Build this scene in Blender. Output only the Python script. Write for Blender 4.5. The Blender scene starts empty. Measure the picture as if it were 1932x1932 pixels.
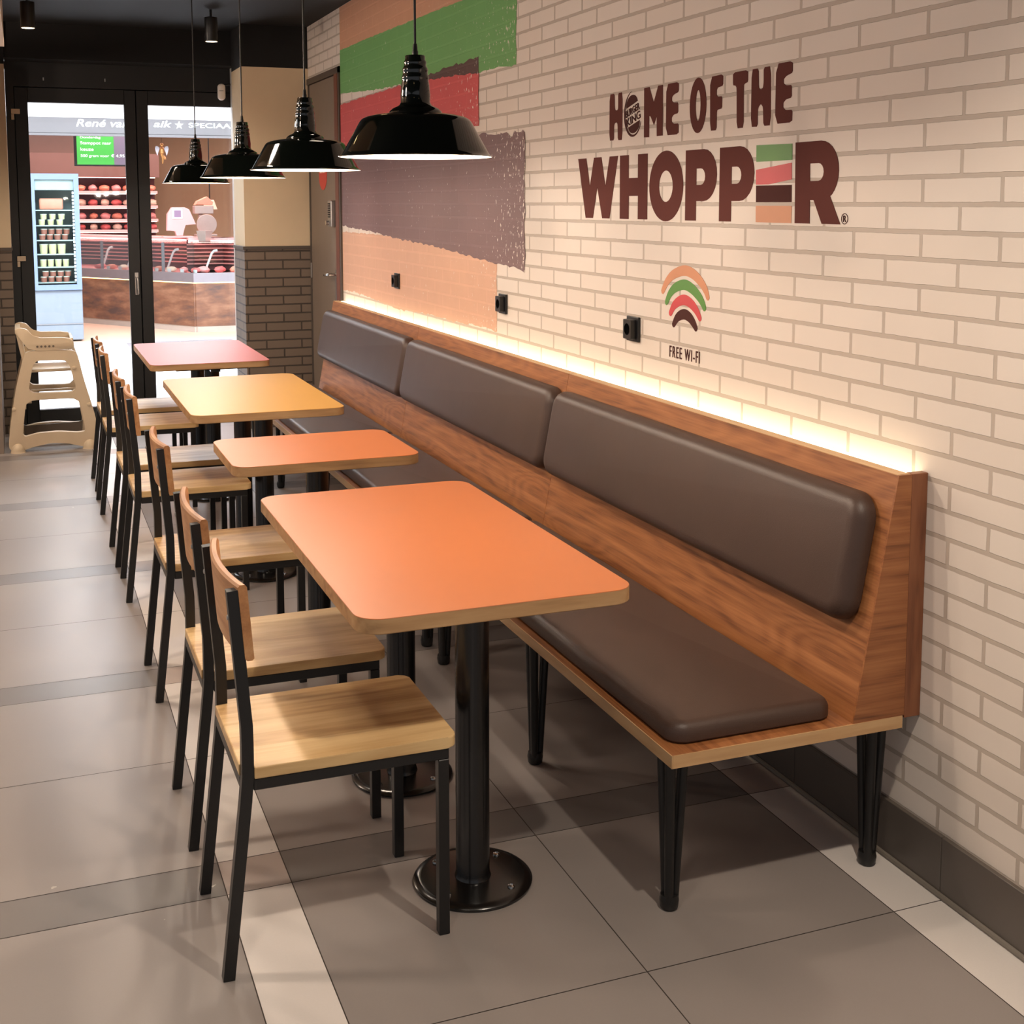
import bpy, bmesh, math, random
from mathutils import Vector, Matrix
random.seed(7)
SC = bpy.context.scene
COL = SC.collection
PI = math.pi

# ------------------------------------------------------------------ camera
cam = bpy.data.cameras.new('camera')
cam.sensor_fit = 'HORIZONTAL'; cam.sensor_width = 36.0
cam.lens = 2379.37 / 1932 * 36.0
cam.shift_x = (966 - 949.73) / 1932
cam.shift_y = (636.98 - 966) / 1932
cam.clip_start = 0.05; cam.clip_end = 100
co = bpy.data.objects.new('camera', cam); COL.objects.link(co)
yaw, pitch, roll = 0.365281, -0.106443, -0.0010606
fwd = Vector((math.sin(yaw) * math.cos(pitch), math.cos(yaw) * math.cos(pitch), math.sin(pitch)))
rt = Vector((math.cos(yaw), -math.sin(yaw), 0)); up = rt.cross(fwd)
r2 = rt * math.cos(roll) + up * math.sin(roll); u2 = -rt * math.sin(roll) + up * math.cos(roll)
M = Matrix((r2, u2, -fwd)).transposed().to_4x4()
M.translation = Vector((-1.92334, -4.60519, 1.58351))
co.matrix_world = M
SC.camera = co

# ------------------------------------------------------------------ world, exposure, main lights
SC.view_settings.view_transform = 'Standard'
SC.view_settings.look = 'None'
SC.view_settings.gamma = 1.0
SC.view_settings.use_curve_mapping = False
SC.view_settings.exposure = 0.0
w = bpy.data.worlds.new('world'); SC.world = w; w.use_nodes = True
w.node_tree.nodes['Background'].inputs[0].default_value = (0.96, 0.96, 1.0, 1)
w.node_tree.nodes['Background'].inputs[1].default_value = 0.34

def light(name, kind, loc, energy, color, rot=(0, 0, 0), **kw):
    l = bpy.data.lights.new(name, kind); l.energy = energy; l.color = color
    for k, v in kw.items(): setattr(l, k, v)
    o = bpy.data.objects.new(name, l); o.location = loc; o.rotation_euler = rot
    COL.objects.link(o); return o

WARM = (1.0, 0.85, 0.70)
COOL = (0.86, 0.93, 1.0)
# shopping passage ceiling light beyond the glass doors
light('passage_light', 'AREA', (-0.8, 6.9, 3.25), 1050, COOL, (0, 0, 0), shape='RECTANGLE', size=5.0, size_y=3.4)
# butcher shop lighting
light('butcher_light', 'AREA', (-0.2, 13.3, 2.75), 170, (1.0, 0.70, 0.66), (0, 0, 0), shape='RECTANGLE', size=4.0, size_y=2.2)
# spotlights of the dining room, the unseen leftmost two added as fill (fixtures are built further down at the same places)
SPOTS = [(-0.68, -3.32, 2.6, 105), (-0.74, 0.18, 2.6, 6), (-0.74, 3.66, 2.6, 18), (-1.83, 3.4, 2.6, 58), (-1.85, 0.1, 2.6, 62), (-1.9, -3.3, 2.6, 36), (-3.2, -1.5, 2.6, 40), (-3.2, 1.6, 2.6, 40)]
for i, (x, y, z, e) in enumerate(SPOTS):
    light('spot_light', 'SPOT', (x, y, z - 0.012), e, WARM, (0, 0, 0), spot_size=math.radians(125), spot_blend=0.8, shadow_soft_size=0.03 if i == 0 else 0.12)
PEND = [(-1.015, -1.636), (-1.006, -0.33), (-0.992, 1.04), (-0.991, 2.62)]
for x, y in PEND:
    light('pendant_light', 'POINT', (x, y, 1.757), 17, WARM, shadow_soft_size=0.028)

# ------------------------------------------------------------------ materials
def lin(c):
    return tuple(((v / 255) / 12.92 if v / 255 <= 0.04045 else (((v / 255) + 0.055) / 1.055) ** 2.4) for v in c)

class NT:
    def __init__(s, name):
        s.m = bpy.data.materials.new(name); s.m.use_nodes = True
        s.n = s.m.node_tree.nodes; s.l = s.m.node_tree.links
        s.b = s.n['Principled BSDF']
    def new(s, t, **kw):
        x = s.n.new(t)
        for k, v in kw.items(): setattr(x, k, v)
        return x
    def link(s, a, b): s.l.new(a, b)
    def val(s, sock, v):
        if hasattr(v, 'node'): s.l.new(v, sock)
        else: sock.default_value = v
    def math(s, op, a, b=0.0, c=None):
        x = s.new('ShaderNodeMath', operation=op); s.val(x.inputs[0], a); s.val(x.inputs[1], b)
        if c is not None: s.val(x.inputs[2], c)
        return x.outputs[0]
    def mix(s, f, a, b, mode='MIX'):
        x = s.new('ShaderNodeMix', data_type='RGBA', blend_type=mode)
        s.val(x.inputs[0], f); s.val(x.inputs[6], a); s.val(x.inputs[7], b)
        return x.outputs[2]
    def noise(s, vec, scale, detail=3, rough=0.5):
        x = s.new('ShaderNodeTexNoise'); x.inputs['Scale'].default_value = scale
        x.inputs['Detail'].default_value = detail; x.inputs['Roughness'].default_value = rough
        if vec is not None: s.link(vec, x.inputs['Vector'])
        return x.outputs['Fac']
    def ramp(s, f, stops):
        x = s.new('ShaderNodeValToRGB'); e = x.color_ramp.elements
        e[0].position, e[0].color = stops[0][0], (*stops[0][1], 1)
        e[1].position, e[1].color = stops[1][0], (*stops[1][1], 1)
        for p, c in stops[2:]:
            k = e.new(p); k.color = (*c, 1)
        s.link(f, x.inputs[0]); return x.outputs[0]
    def obj(s): return s.new('ShaderNodeTexCoord').outputs['Object']
    def mapping(s, vec, scale=(1, 1, 1), loc=(0, 0, 0)):
        x = s.new('ShaderNodeMapping'); s.link(vec, x.inputs[0]); x.inputs['Scale'].default_value = scale
        x.inputs['Location'].default_value = loc; return x.outputs[0]
    def bump(s, h, strength=0.5, dist=0.002):
        x = s.new('ShaderNodeBump'); x.inputs['Strength'].default_value = strength
        x.inputs['Distance'].default_value = dist; s.link(h, x.inputs['Height']); return x.outputs[0]

def plain(name, rgb, rough=0.5, metal=0.0, spec=0.5, coat=0.0, bump=None, var=0.06):
    t = NT(name); c = lin(rgb)
    o = t.obj(); f = t.noise(o, 14, 4)
    lo = tuple(max(0, v * (1 - var)) for v in c); hi = tuple(min(1, v * (1 + var)) for v in c)
    t.link(t.mix(f, (*lo, 1), (*hi, 1)), t.b.inputs['Base Color'])
    t.b.inputs['Roughness'].default_value = rough; t.b.inputs['Metallic'].default_value = metal
    t.b.inputs['Specular IOR Level'].default_value = spec; t.b.inputs['Coat Weight'].default_value = coat
    if bump:
        t.link(t.bump(t.noise(o, bump[0], 3), bump[1], bump[2]), t.b.inputs['Normal'])
    return t.m

def emit(name, rgb, strength):
    t = NT(name); c = lin(rgb)
    t.b.inputs['Base Color'].default_value = (*c, 1)
    t.b.inputs['Emission Color'].default_value = (*c, 1)
    t.b.inputs['Emission Strength'].default_value = strength
    return t.m

def glass(name, tint=(1, 1, 1), refl=1.0):
    t = NT(name); t.n.remove(t.b)
    tr = t.new('ShaderNodeBsdfTransparent'); tr.inputs[0].default_value = (*tint, 1)
    gl = t.new('ShaderNodeBsdfGlossy'); gl.inputs['Roughness'].default_value = 0.02
    fr = t.new('ShaderNodeFresnel'); fr.inputs[0].default_value = 1.3
    mx = t.new('ShaderNodeMixShader'); t.link(t.math('MULTIPLY', fr.outputs[0], refl), mx.inputs[0])
    t.link(tr.outputs[0], mx.inputs[1]); t.link(gl.outputs[0], mx.inputs[2])
    t.link(mx.outputs[0], t.n['Material Output'].inputs[0]); return t.m

def wood(name, dark, mid, lightc, axis='X', rough=0.45, scale=1.0, rand=True, plank=0.0, coat=0.0, al=1.2, ac=14):
    t = NT(name); o = t.obj()
    if rand:
        inf = t.new('ShaderNodeObjectInfo'); ad = t.new('ShaderNodeVectorMath', operation='ADD')
        cb = t.new('ShaderNodeCombineXYZ'); r = t.math('MULTIPLY', inf.outputs['Random'], 37.0)
        for i in range(3): t.link(r, cb.inputs[i])
        t.link(o, ad.inputs[0]); t.link(cb.outputs[0], ad.inputs[1]); o = ad.outputs[0]
    k = {'X': (al, ac, ac), 'Y': (ac, al, ac), 'Z': (ac, ac, al)}[axis]
    v = t.mapping(o, tuple(a * scale for a in k))
    n1 = t.noise(v, 1.0, 5, 0.6)
    k2 = tuple(a * 5 * scale for a in k); n2 = t.noise(t.mapping(o, k2), 1.0, 3, 0.6)
    k3 = {'X': (.6, 3, 3), 'Y': (3, .6, 3), 'Z': (3, 3, .6)}[axis]
    n3 = t.noise(t.mapping(o, tuple(a * scale for a in k3)), 1.0, 2)
    ring = t.math('SINE', t.math('MULTIPLY', n3, 110.0))
    ring = t.math('MULTIPLY_ADD', ring, 0.05, t.math('MULTIPLY_ADD', n2, 0.35, t.math('MULTIPLY', n1, 0.65)))
    if plank:
        sx = t.new('ShaderNodeSeparateXYZ'); t.link(o, sx.inputs[0])
        ax = sx.outputs['Y'] if axis == 'X' else sx.outputs['X']
        wn = t.new('ShaderNodeTexWhiteNoise', noise_dimensions='1D')
        t.link(t.math('FLOOR', t.math('DIVIDE', ax, plank)), wn.inputs['W'])
        ring = t.math('ADD', ring, t.math('MULTIPLY_ADD', wn.outputs['Value'], 0.22, -0.11))
    c = t.ramp(ring, [(0.30, lin(dark)), (0.48, lin(mid)), (0.70, lin(lightc))])
    t.link(c, t.b.inputs['Base Color'])
    t.b.inputs['Roughness'].default_value = rough; t.b.inputs['Coat Weight'].default_value = coat
    t.link(t.bump(n2, 0.15, 0.001), t.b.inputs['Normal'])
    return t.m

H0 = 1.5181           # height of the mortar line under the big word
def brick_nodes(t, dark=False):
    """brick mask (1 on a brick, 0 in the mortar) from position: course 62.5 mm, brick 250 mm"""
    o = t.new('ShaderNodeNewGeometry').outputs['Position']
    s = t.new('ShaderNodeSeparateXYZ'); t.link(o, s.inputs[0])
    if dark: u = t.math('SUBTRACT', s.outputs[0], s.outputs[1])
    else: u = t.math('MULTIPLY', s.outputs[1], -1.0)
    u = t.math('ADD', u, 10.0 if not dark else 10.06)
    v = t.math('ADD', s.outputs[2], -(H0 - 24 * 0.0625) if not dark else 0.0)
    c = t.new('ShaderNodeCombineXYZ'); t.link(u, c.inputs[0]); t.link(v, c.inputs[1])
    nz = t.new('ShaderNodeTexNoise'); nz.inputs['Scale'].default_value = 30; nz.inputs['Detail'].default_value = 2
    t.link(o, nz.inputs['Vector'])
    wob = t.new('ShaderNodeVectorMath', operation='MULTIPLY_ADD'); t.link(nz.outputs['Color'], wob.inputs[0])
    wob.inputs[1].default_value = (0.003, 0.003, 0); t.link(c.outputs[0], wob.inputs[2])
    b = t.new('ShaderNodeTexBrick', offset=0.5, offset_frequency=2, squash=1.0)
    b.inputs['Scale'].default_value = 1.0; b.inputs['Mortar Size'].default_value = 0.0056
    b.inputs['Mortar Smooth'].default_value = 0.12
    b.inputs['Brick Width'].default_value = 0.25; b.inputs['Row Height'].default_value = 0.0625
    b.inputs['Color1'].default_value = (0.35, 0.35, 0.35, 1); b.inputs['Color2'].default_value = (0.65, 0.65, 0.65, 1)
    b.inputs['Mortar'].default_value = (0.5, 0.5, 0.5, 1)
    t.link(wob.outputs[0], b.inputs['Vector'])
    return b.outputs['Fac'], b.outputs['Color'], o, s

def brick_bump(t, fac, pos, strength=0.8, dist=0.003):
    inv = t.math('SUBTRACT', 1.0, fac)
    h = t.math('MULTIPLY_ADD', t.noise(pos, 120, 2), 0.06, inv)
    t.link(t.bump(h, strength, dist), t.b.inputs['Normal'])

def brick_wall(name, brick, mortar, dark=False, rough=0.55):
    t = NT(name); fac, colr, pos, s = brick_nodes(t, dark)
    vr = t.mix(0.16, (*lin(brick), 1), colr, 'OVERLAY')
    vr = t.mix(t.math('MULTIPLY', t.noise(pos, 6, 3), 0.12), vr, (*lin(mortar), 1))
    t.link(t.mix(fac, vr, (*lin(mortar), 1)), t.b.inputs['Base Color'])
    t.b.inputs['Roughness'].default_value = rough
    brick_bump(t, fac, pos, 0.9, 0.004 if dark else 0.003)
    return t.m

WHITE_BRICK = (232, 220, 208)
def paint(name, rgb, right=0.3, flecks=0.5, edge=0.6):
    """thin wall paint over the bricks: mortar pattern stays faintly visible, white flecks towards its right side"""
    t = NT(name); fac, colr, pos, s = brick_nodes(t)
    c = lin(rgb)
    col = t.mix(t.math('MULTIPLY', t.noise(pos, 9, 3), 0.5), (*c, 1), (*tuple(v * 0.78 for v in c), 1))
    worn = t.noise(t.mapping(pos, (1, 3, 40)), 1.6, 2)
    col = t.mix(t.math('MULTIPLY', fac, t.math('MULTIPLY', worn, 0.35)), col, (*tuple(min(1, v * 1.25 + 0.05) for v in c), 1))
    # flecks
    d = t.math('SUBTRACT', s.outputs[1], right)             # distance from the right end along the wall
    near = t.math('MULTIPLY', t.math('MAXIMUM', t.math('SUBTRACT', 1.0, t.math('DIVIDE', d, edge)), 0.0), 0.070 * flecks)
    fl = t.noise(t.mapping(pos, (1, 1.6, 1)), 38, 3, 0.62)
    th = t.math('SUBTRACT', 0.70, near)
    m = t.math('GREATER_THAN', fl, th)
    col = t.mix(m, col, (*lin(WHITE_BRICK), 1))
    t.link(col, t.b.inputs['Base Color']); t.b.inputs['Roughness'].default_value = 0.6
    brick_bump(t, fac, pos, 0.55, 0.003)
    return t.m

MT = {}
MT['white_brick'] = brick_wall('white_brick', WHITE_BRICK, (192, 178, 164))
MT['dark_brick'] = brick_wall('dark_brick', (118, 102, 88), (66, 56, 48), dark=True, rough=0.7)
MT['beige_wall'] = plain('beige_wall', (216, 194, 160), 0.7, bump=(160, 0.2, 0.001), var=0.03)
MT['black_ceiling'] = plain('black_ceiling', (9, 8, 8), 0.8)
MT['black_frame'] = plain('black_frame', (13, 12, 12), 0.5)
MT['black_metal'] = plain('black_metal', (22, 21, 21), 0.42, spec=0.5, bump=(300, 0.15, 0.0005))
MT['black_gloss'] = plain('black_gloss', (12, 17, 14), 0.07, spec=0.6, coat=0.3)
MT['pedestal_black'] = plain('pedestal_black', (18, 17, 17), 0.22, spec=0.6, bump=(260, 0.12, 0.0005))
MT['chrome'] = plain('chrome', (215, 215, 215), 0.18, metal=1.0)
MT['steel'] = plain('steel', (176, 172, 168), 0.32, metal=0.9)
MT['enamel'] = plain('enamel', (245, 240, 232), 0.3)
MT['plastic_black'] = plain('plastic_black', (17, 17, 18), 0.38)
MT['baseboard'] = plain('baseboard', (92, 84, 77), 0.4)
MT['sealant'] = plain('sealant', (120, 112, 102), 0.6)
MT['door_taupe'] = plain('door_taupe', (128, 113, 100), 0.55)
MT['door_frame'] = plain('door_frame', (80, 70, 62), 0.5)
MT['door_jamb'] = plain('door_jamb', (112, 62, 42), 0.5)
MT['sticker_red'] = plain('sticker_red', (205, 70, 60), 0.5)
MT['sticker_white'] = plain('sticker_white', (235, 225, 215), 0.5)
MT['putty'] = plain('putty', (198, 176, 150), 0.6)
MT['sensor_white'] = plain('sensor_white', (225, 215, 205), 0.45)
MT['grout'] = plain('grout', (74, 66, 60), 0.8)
def tile(name, rgb, rough=0.36):
    t = NT(name); p = t.new('ShaderNodeNewGeometry').outputs['Position']
    c = lin(rgb); f = t.noise(p, 2.5, 4); g = t.noise(p, 220, 2)
    col = t.mix(f, (*tuple(v * 0.93 for v in c), 1), (*tuple(v * 1.07 for v in c), 1))
    col = t.mix(t.math('MULTIPLY', g, 0.25), col, (*tuple(v * 0.8 for v in c), 1))
    sp = t.math('GREATER_THAN', t.noise(p, 26, 2, 0.4), 0.80)
    col = t.mix(sp, col, (0.5, 0.47, 0.42, 1))
    t.link(col, t.b.inputs['Base Color'])
    t.link(t.math('MULTIPLY_ADD', f, 0.03, rough - 0.015), t.b.inputs['Roughness'])
    t.b.inputs['Specular IOR Level'].default_value = 0.7
    t.link(t.bump(g, 0.08, 0.0006), t.b.inputs['Normal'])
    return t.m
MT['tile'] = tile('tile', (150, 142, 137), 0.36)
MT['tile_band'] = tile('tile_band', (120, 114, 111), 0.36)
MT['tile_light'] = tile('tile_light', (226, 219, 213))
MT['tile_lightband'] = tile('tile_lightband', (186, 172, 164))
MT['seat_wood'] = wood('seat_wood', (170, 128, 80), (200, 162, 110), (220, 188, 136), 'X', 0.42, plank=0.064)
MT['back_wood'] = wood('back_wood', (140, 92, 56), (180, 126, 80), (205, 158, 110), 'Y', 0.45)
MT['edge_wood'] = wood('edge_wood', (140, 105, 70), (172, 134, 92), (190, 155, 112), 'X', 0.5, scale=1.0)
MT['edge_band'] = wood('edge_band', (178, 138, 95), (198, 158, 112), (212, 176, 130), 'Y', 0.45, rand=False)
MT['edge_band_x'] = wood('edge_band_x', (178, 138, 95), (198, 158, 112), (212, 176, 130), 'X', 0.45, rand=False)
MT['bench_wood'] = wood('bench_wood', (106, 62, 34), (150, 94, 54), (176, 118, 72), 'Y', 0.42, rand=False, scale=1.4, al=0.9, ac=30)
MT['bench_end_wood'] = wood('bench_end_wood', (102, 60, 34), (146, 90, 52), (170, 112, 68), 'X', 0.42, rand=False, scale=1.4, al=0.9, ac=30)
MT['bench_post_wood'] = wood('bench_post_wood', (96, 56, 36), (128, 78, 50), (146, 94, 62), 'Z', 0.45, rand=False, scale=1.4)
def leather(name, rgb):
    t = NT(name); o = t.obj(); c = lin(rgb)
    t.link(t.mix(t.noise(o, 5, 3), (*tuple(v * 0.9 for v in c), 1), (*tuple(v * 1.12 for v in c), 1)), t.b.inputs['Base Color'])
    t.b.inputs['Roughness'].default_value = 0.46; t.b.inputs['Specular IOR Level'].default_value = 0.5
    v = t.new('ShaderNodeTexVoronoi'); v.inputs['Scale'].default_value = 420; t.link(o, v.inputs['Vector'])
    h = t.math('MULTIPLY_ADD', t.noise(o, 7, 2), 6.0, v.outputs['Distance'])
    t.link(t.bump(h, 0.22, 0.0008), t.b.inputs['Normal'])
    return t.m
MT['leather'] = leather('leather', (69, 50, 41))
def laminate(name, rgb):
    return plain(name, rgb, 0.42, spec=0.5, var=0.02)
MT['lam_orange'] = laminate('lam_orange', (186, 106, 56))
MT['lam_yellow'] = laminate('lam_yellow', (206, 154, 72))
MT['lam_red'] = laminate('lam_red', (182, 78, 66))
MT['led'] = emit('led', (255, 239, 204), 3.9)
MT['bulb'] = emit('bulb', (255, 232, 196), 40)
MT['globe'] = emit('globe', (255, 230, 208), 92)  # glow of the added fill globes out of view
MT['spot_lens'] = emit('spot_lens', (255, 214, 150), 12)
MT['decal_brown'] = plain('decal_brown', (98, 54, 48), 0.85, spec=0.2, var=0.04)
MT['decal_green'] = plain('decal_green', (82, 138, 54), 0.5)
MT['decal_red'] = plain('decal_red', (200, 62, 68), 0.5)
MT['decal_peach'] = plain('decal_peach', (208, 142, 102), 0.5)
MT['decal_choc'] = plain('decal_choc', (78, 44, 40), 0.85, spec=0.2)
MT['paint_peach'] = paint('paint_peach', (220, 174, 146), 0.5, 1.0, 0.5)
MT['paint_peach_dim'] = paint('paint_peach_dim', (208, 156, 124), 0.9, 0.3, 0.4)  # same peach paint, with the dim light high up put into its colour
MT['paint_green'] = paint('paint_green', (112, 170, 98), 0.27, 1.15, 0.7)
MT['paint_red'] = paint('paint_red', (206, 84, 84), 0.72, 1.1, 0.55)
MT['paint_brown'] = paint('paint_brown', (126, 98, 98), 0.17, 1.45, 0.6)
MT['paint_choc'] = paint('paint_choc', (88, 60, 56), 0.72, 0.8, 0.5)
MT['glass'] = glass('glass')
MT['glass_cabinet'] = glass('glass_cabinet', (0.93, 0.97, 0.97), 0.6)
MT['hc_plastic'] = plain('hc_plastic', (203, 182, 152), 0.45, bump=(200, 0.1, 0.0006))
MT['hc_dark'] = plain('hc_dark', (96, 84, 72), 0.6)
MT['mall_tile'] = plain('mall_tile', (226, 224, 226), 0.35, var=0.02)
MT['mall_tile_grey'] = plain('mall_tile_grey', (150, 152, 158), 0.35)
MT['mall_peach'] = plain('mall_peach', (224, 190, 166), 0.5)
MT['sign_grey'] = plain('sign_grey', (132, 131, 134), 0.6, var=0.01)
MT['sign_letter'] = emit('sign_letter', (240, 250, 250), 1.0)
MT['mall_white'] = plain('mall_white', (240, 240, 240), 0.6)
def rusty(name):
    t = NT(name); o = t.obj(); n = t.noise(t.mapping(o, (1.0, 1.0, 3.2)), 2.6, 5, 0.6)
    t.link(t.ramp(n, [(0.32, lin((84, 66, 62))), (0.50, lin((124, 86, 66))), (0.66, lin((152, 112, 88)))]), t.b.inputs['Base Color'])
    t.b.inputs['Roughness'].default_value = 0.45; return t.m
MT['counter_wood'] = rusty('counter_wood')
MT['counter_metal'] = plain('counter_metal', (160, 154, 160), 0.35, metal=0.6)
MT['plinth'] = plain('plinth', (182, 170, 160), 0.5)
MT['pink_strip'] = emit('pink_strip', (255, 176, 168), 9)
MT['warm_strip'] = emit('warm_strip', (255, 222, 150), 3.5)
MT['fridge_blue'] = plain('fridge_blue', (116, 134, 166), 0.4)
MT['fridge_white'] = plain('fridge_white', (128, 138, 150), 0.4)
MT['fridge_in'] = plain('fridge_in', (176, 190, 188), 0.5)
MT['fridge_led'] = emit('fridge_led', (220, 238, 255), 5)
MT['tub_yellow'] = plain('tub_yellow', (206, 198, 150), 0.4)
MT['tub_brown'] = plain('tub_brown', (150, 92, 76), 0.4)
MT['tub_lid'] = plain('tub_lid', (216, 220, 204), 0.35)
MT['label_white'] = plain('label_white', (235, 235, 235), 0.6)
MT['meat_pink'] = plain('meat_pink', (240, 160, 156), 0.5, var=0.2)
MT['meat_red'] = plain('meat_red', (222, 108, 106), 0.45, var=0.25)
MT['meat_cream'] = plain('meat_cream', (246, 214, 190), 0.5, var=0.15)
MT['meat_ham'] = plain('meat_ham', (232, 146, 120), 0.5, var=0.2)
MT['shelf_dark'] = plain('shelf_dark', (96, 50, 54), 0.6)
MT['shelf_rail'] = plain('shelf_rail', (240, 176, 172), 0.4)
MT['rose_wall'] = plain('rose_wall', (146, 122, 112), 0.7)
MT['tan_wall'] = plain('tan_wall', (158, 134, 106), 0.7)
MT['bulkhead_brown'] = plain('bulkhead_brown', (112, 84, 76), 0.6)
MT['tv_frame'] = plain('tv_frame', (30, 28, 30), 0.4)
MT['tv_green'] = emit('tv_green', (62, 158, 66), 1.1)
MT['tv_photo'] = emit('tv_photo', (112, 104, 122), 0.8)
MT['tv_text'] = emit('tv_text', (225, 240, 235), 1.2)
MT['gold'] = plain('gold', (196, 140, 84), 0.35, metal=0.6)
MT['scale_pink'] = plain('scale_pink', (226, 178, 176), 0.4)
MT['screen_violet'] = plain('screen_violet', (150, 120, 150), 0.4)
MT['slicer_grey'] = plain('slicer_grey', (176, 160, 152), 0.35, metal=0.3)

# ------------------------------------------------------------------ mesh helpers
def new(): return bmesh.new()
def link(name, bm, mat, parent=None, smooth=False, loc=None):
    me = bpy.data.meshes.new(name); bmesh.ops.recalc_face_normals(bm, faces=bm.faces[:]) ; bm.to_mesh(me); bm.free()
    mats = mat if isinstance(mat, (list, tuple)) else [mat]
    for m in mats: me.materials.append(MT[m])
    if smooth:
        me.shade_smooth() if hasattr(me, 'shade_smooth') else None
        me.set_sharp_from_angle(angle=math.radians(40))
    o = bpy.data.objects.new(name, me); COL.objects.link(o)
    if parent: o.parent = parent
    if loc: o.location = loc
    return o
def thing(name, label, cat, loc=(0, 0, 0), rz=0, group=None):
    o = bpy.data.objects.new(name, None); COL.objects.link(o); o.empty_display_size = 0.1
    o.location = loc; o.rotation_euler = (0, 0, rz); tag(o, label, cat, group); return o
def tag(o, label, cat, group=None):
    o['label'] = label; o['category'] = cat
    if group: o['group'] = group
    return o
def struct(name, bm, mat, parent=None, smooth=False):
    o = link(name, bm, mat, parent, smooth)
    if not parent: o['kind'] = 'structure'
    return o
def dup(root, loc, rz=None, label=None):
    r = root.copy(); COL.objects.link(r); r.location = loc
    if rz is not None: r.rotation_euler = (0, 0, rz)
    if label: r['label'] = label
    for ch in list(root.children):
        c = ch.copy(); COL.objects.link(c); c.parent = r
        for g in ch.children:
            d = g.copy(); COL.objects.link(d); d.parent = c
    return r
def box(bm, x0, x1, y0, y1, z0, z1, bev=0.0, seg=2, mi=0):
    n0 = len(bm.faces)
    vs = [bm.verts.new((x, y, z)) for x in (x0, x1) for y in (y0, y1) for z in (z0, z1)]
    fs = []
    for idx in ((0, 1, 3, 2), (4, 6, 7, 5), (0, 4, 5, 1), (2, 3, 7, 6), (0, 2, 6, 4), (1, 5, 7, 3)):
        f = bm.faces.new([vs[i] for i in idx]); f.material_index = mi; fs.append(f)
    if bev:
        es = list({e for f in fs for e in f.edges})
        bmesh.ops.bevel(bm, geom=es, offset=bev, segments=seg, affect='EDGES', profile=0.5, clamp_overlap=True)
    return bm
def prism(bm, pts, a0, a1, axis='Z', mi=0, bev=0.0):
    """polygon in the plane perpendicular to axis, extruded a0..a1. X: pts=(y,z), Y: pts=(x,z), Z: pts=(x,y)"""
    def mk(p, a):
        return {'X': (a, p[0], p[1]), 'Y': (p[0], a, p[1]), 'Z': (p[0], p[1], a)}[axis]
    lo = [bm.verts.new(mk(p, a0)) for p in pts]; hi = [bm.verts.new(mk(p, a1)) for p in pts]
    n = len(pts); fs = [bm.faces.new(lo), bm.faces.new(hi[::-1])]
    caps = list(fs)
    for i in range(n): fs.append(bm.faces.new((lo[i], lo[(i + 1) % n], hi[(i + 1) % n], hi[i])))
    for f in fs: f.material_index = mi
    if bev:
        es = list({e for f in caps for e in f.edges})
        bmesh.ops.bevel(bm, geom=es, offset=bev, segments=2, affect='EDGES', profile=0.5, clamp_overlap=True)
    return bm
def plate_with_hole(bm, outer, hole, a0, a1, axis='X'):
    """ring-like plate: outer and hole polygons, tessellated"""
    from mathutils.geometry import tessellate_polygon
    def mk(p, a): return {'X': (a, p[0], p[1]), 'Y': (p[0], a, p[1]), 'Z': (p[0], p[1], a)}[axis]
    holes = hole if (hole and isinstance(hole[0][0], (tuple, list))) else ([hole] if hole else [])
    loops = [outer] + holes; flat = [p for l in loops for p in l]
    tris = tessellate_polygon([[Vector((p[0], p[1], 0)) for p in l] for l in loops])
    lo = [bm.verts.new(mk(p, a0)) for p in flat]; hi = [bm.verts.new(mk(p, a1)) for p in flat]
    for a, b, c in tris:
        try:
            bm.faces.new((lo[a], lo[b], lo[c])); bm.faces.new((hi[c], hi[b], hi[a]))
        except ValueError: pass
    k = 0
    for l in loops:
        n = len(l)
        for i in range(n):
            j = (i + 1) % n
            bm.faces.new((lo[k + i], lo[k + j], hi[k + j], hi[k + i]))
        k += n
    return bm
def lathe(bm, prof, seg=40, cx=0, cy=0, mi=0, close=False):
    rings = []
    for r, z in prof:
        if r < 1e-6: rings.append([bm.verts.new((cx, cy, z))])
        else: rings.append([bm.verts.new((cx + r * math.cos(2 * PI * i / seg), cy + r * math.sin(2 * PI * i / seg), z)) for i in range(seg)])
    prs = list(zip(rings, rings[1:]))
    if close: prs.append((rings[-1], rings[0]))
    for a, b in prs:
        for i in range(seg):
            j = (i + 1) % seg
            if len(a) == 1 and len(b) == 1: continue
            if len(a) == 1: f = bm.faces.new((a[0], b[i], b[j]))
            elif len(b) == 1: f = bm.faces.new((a[i], a[j], b[0]))
            else: f = bm.faces.new((a[i], a[j], b[j], b[i]))
            f.material_index = mi
    return bm
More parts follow.
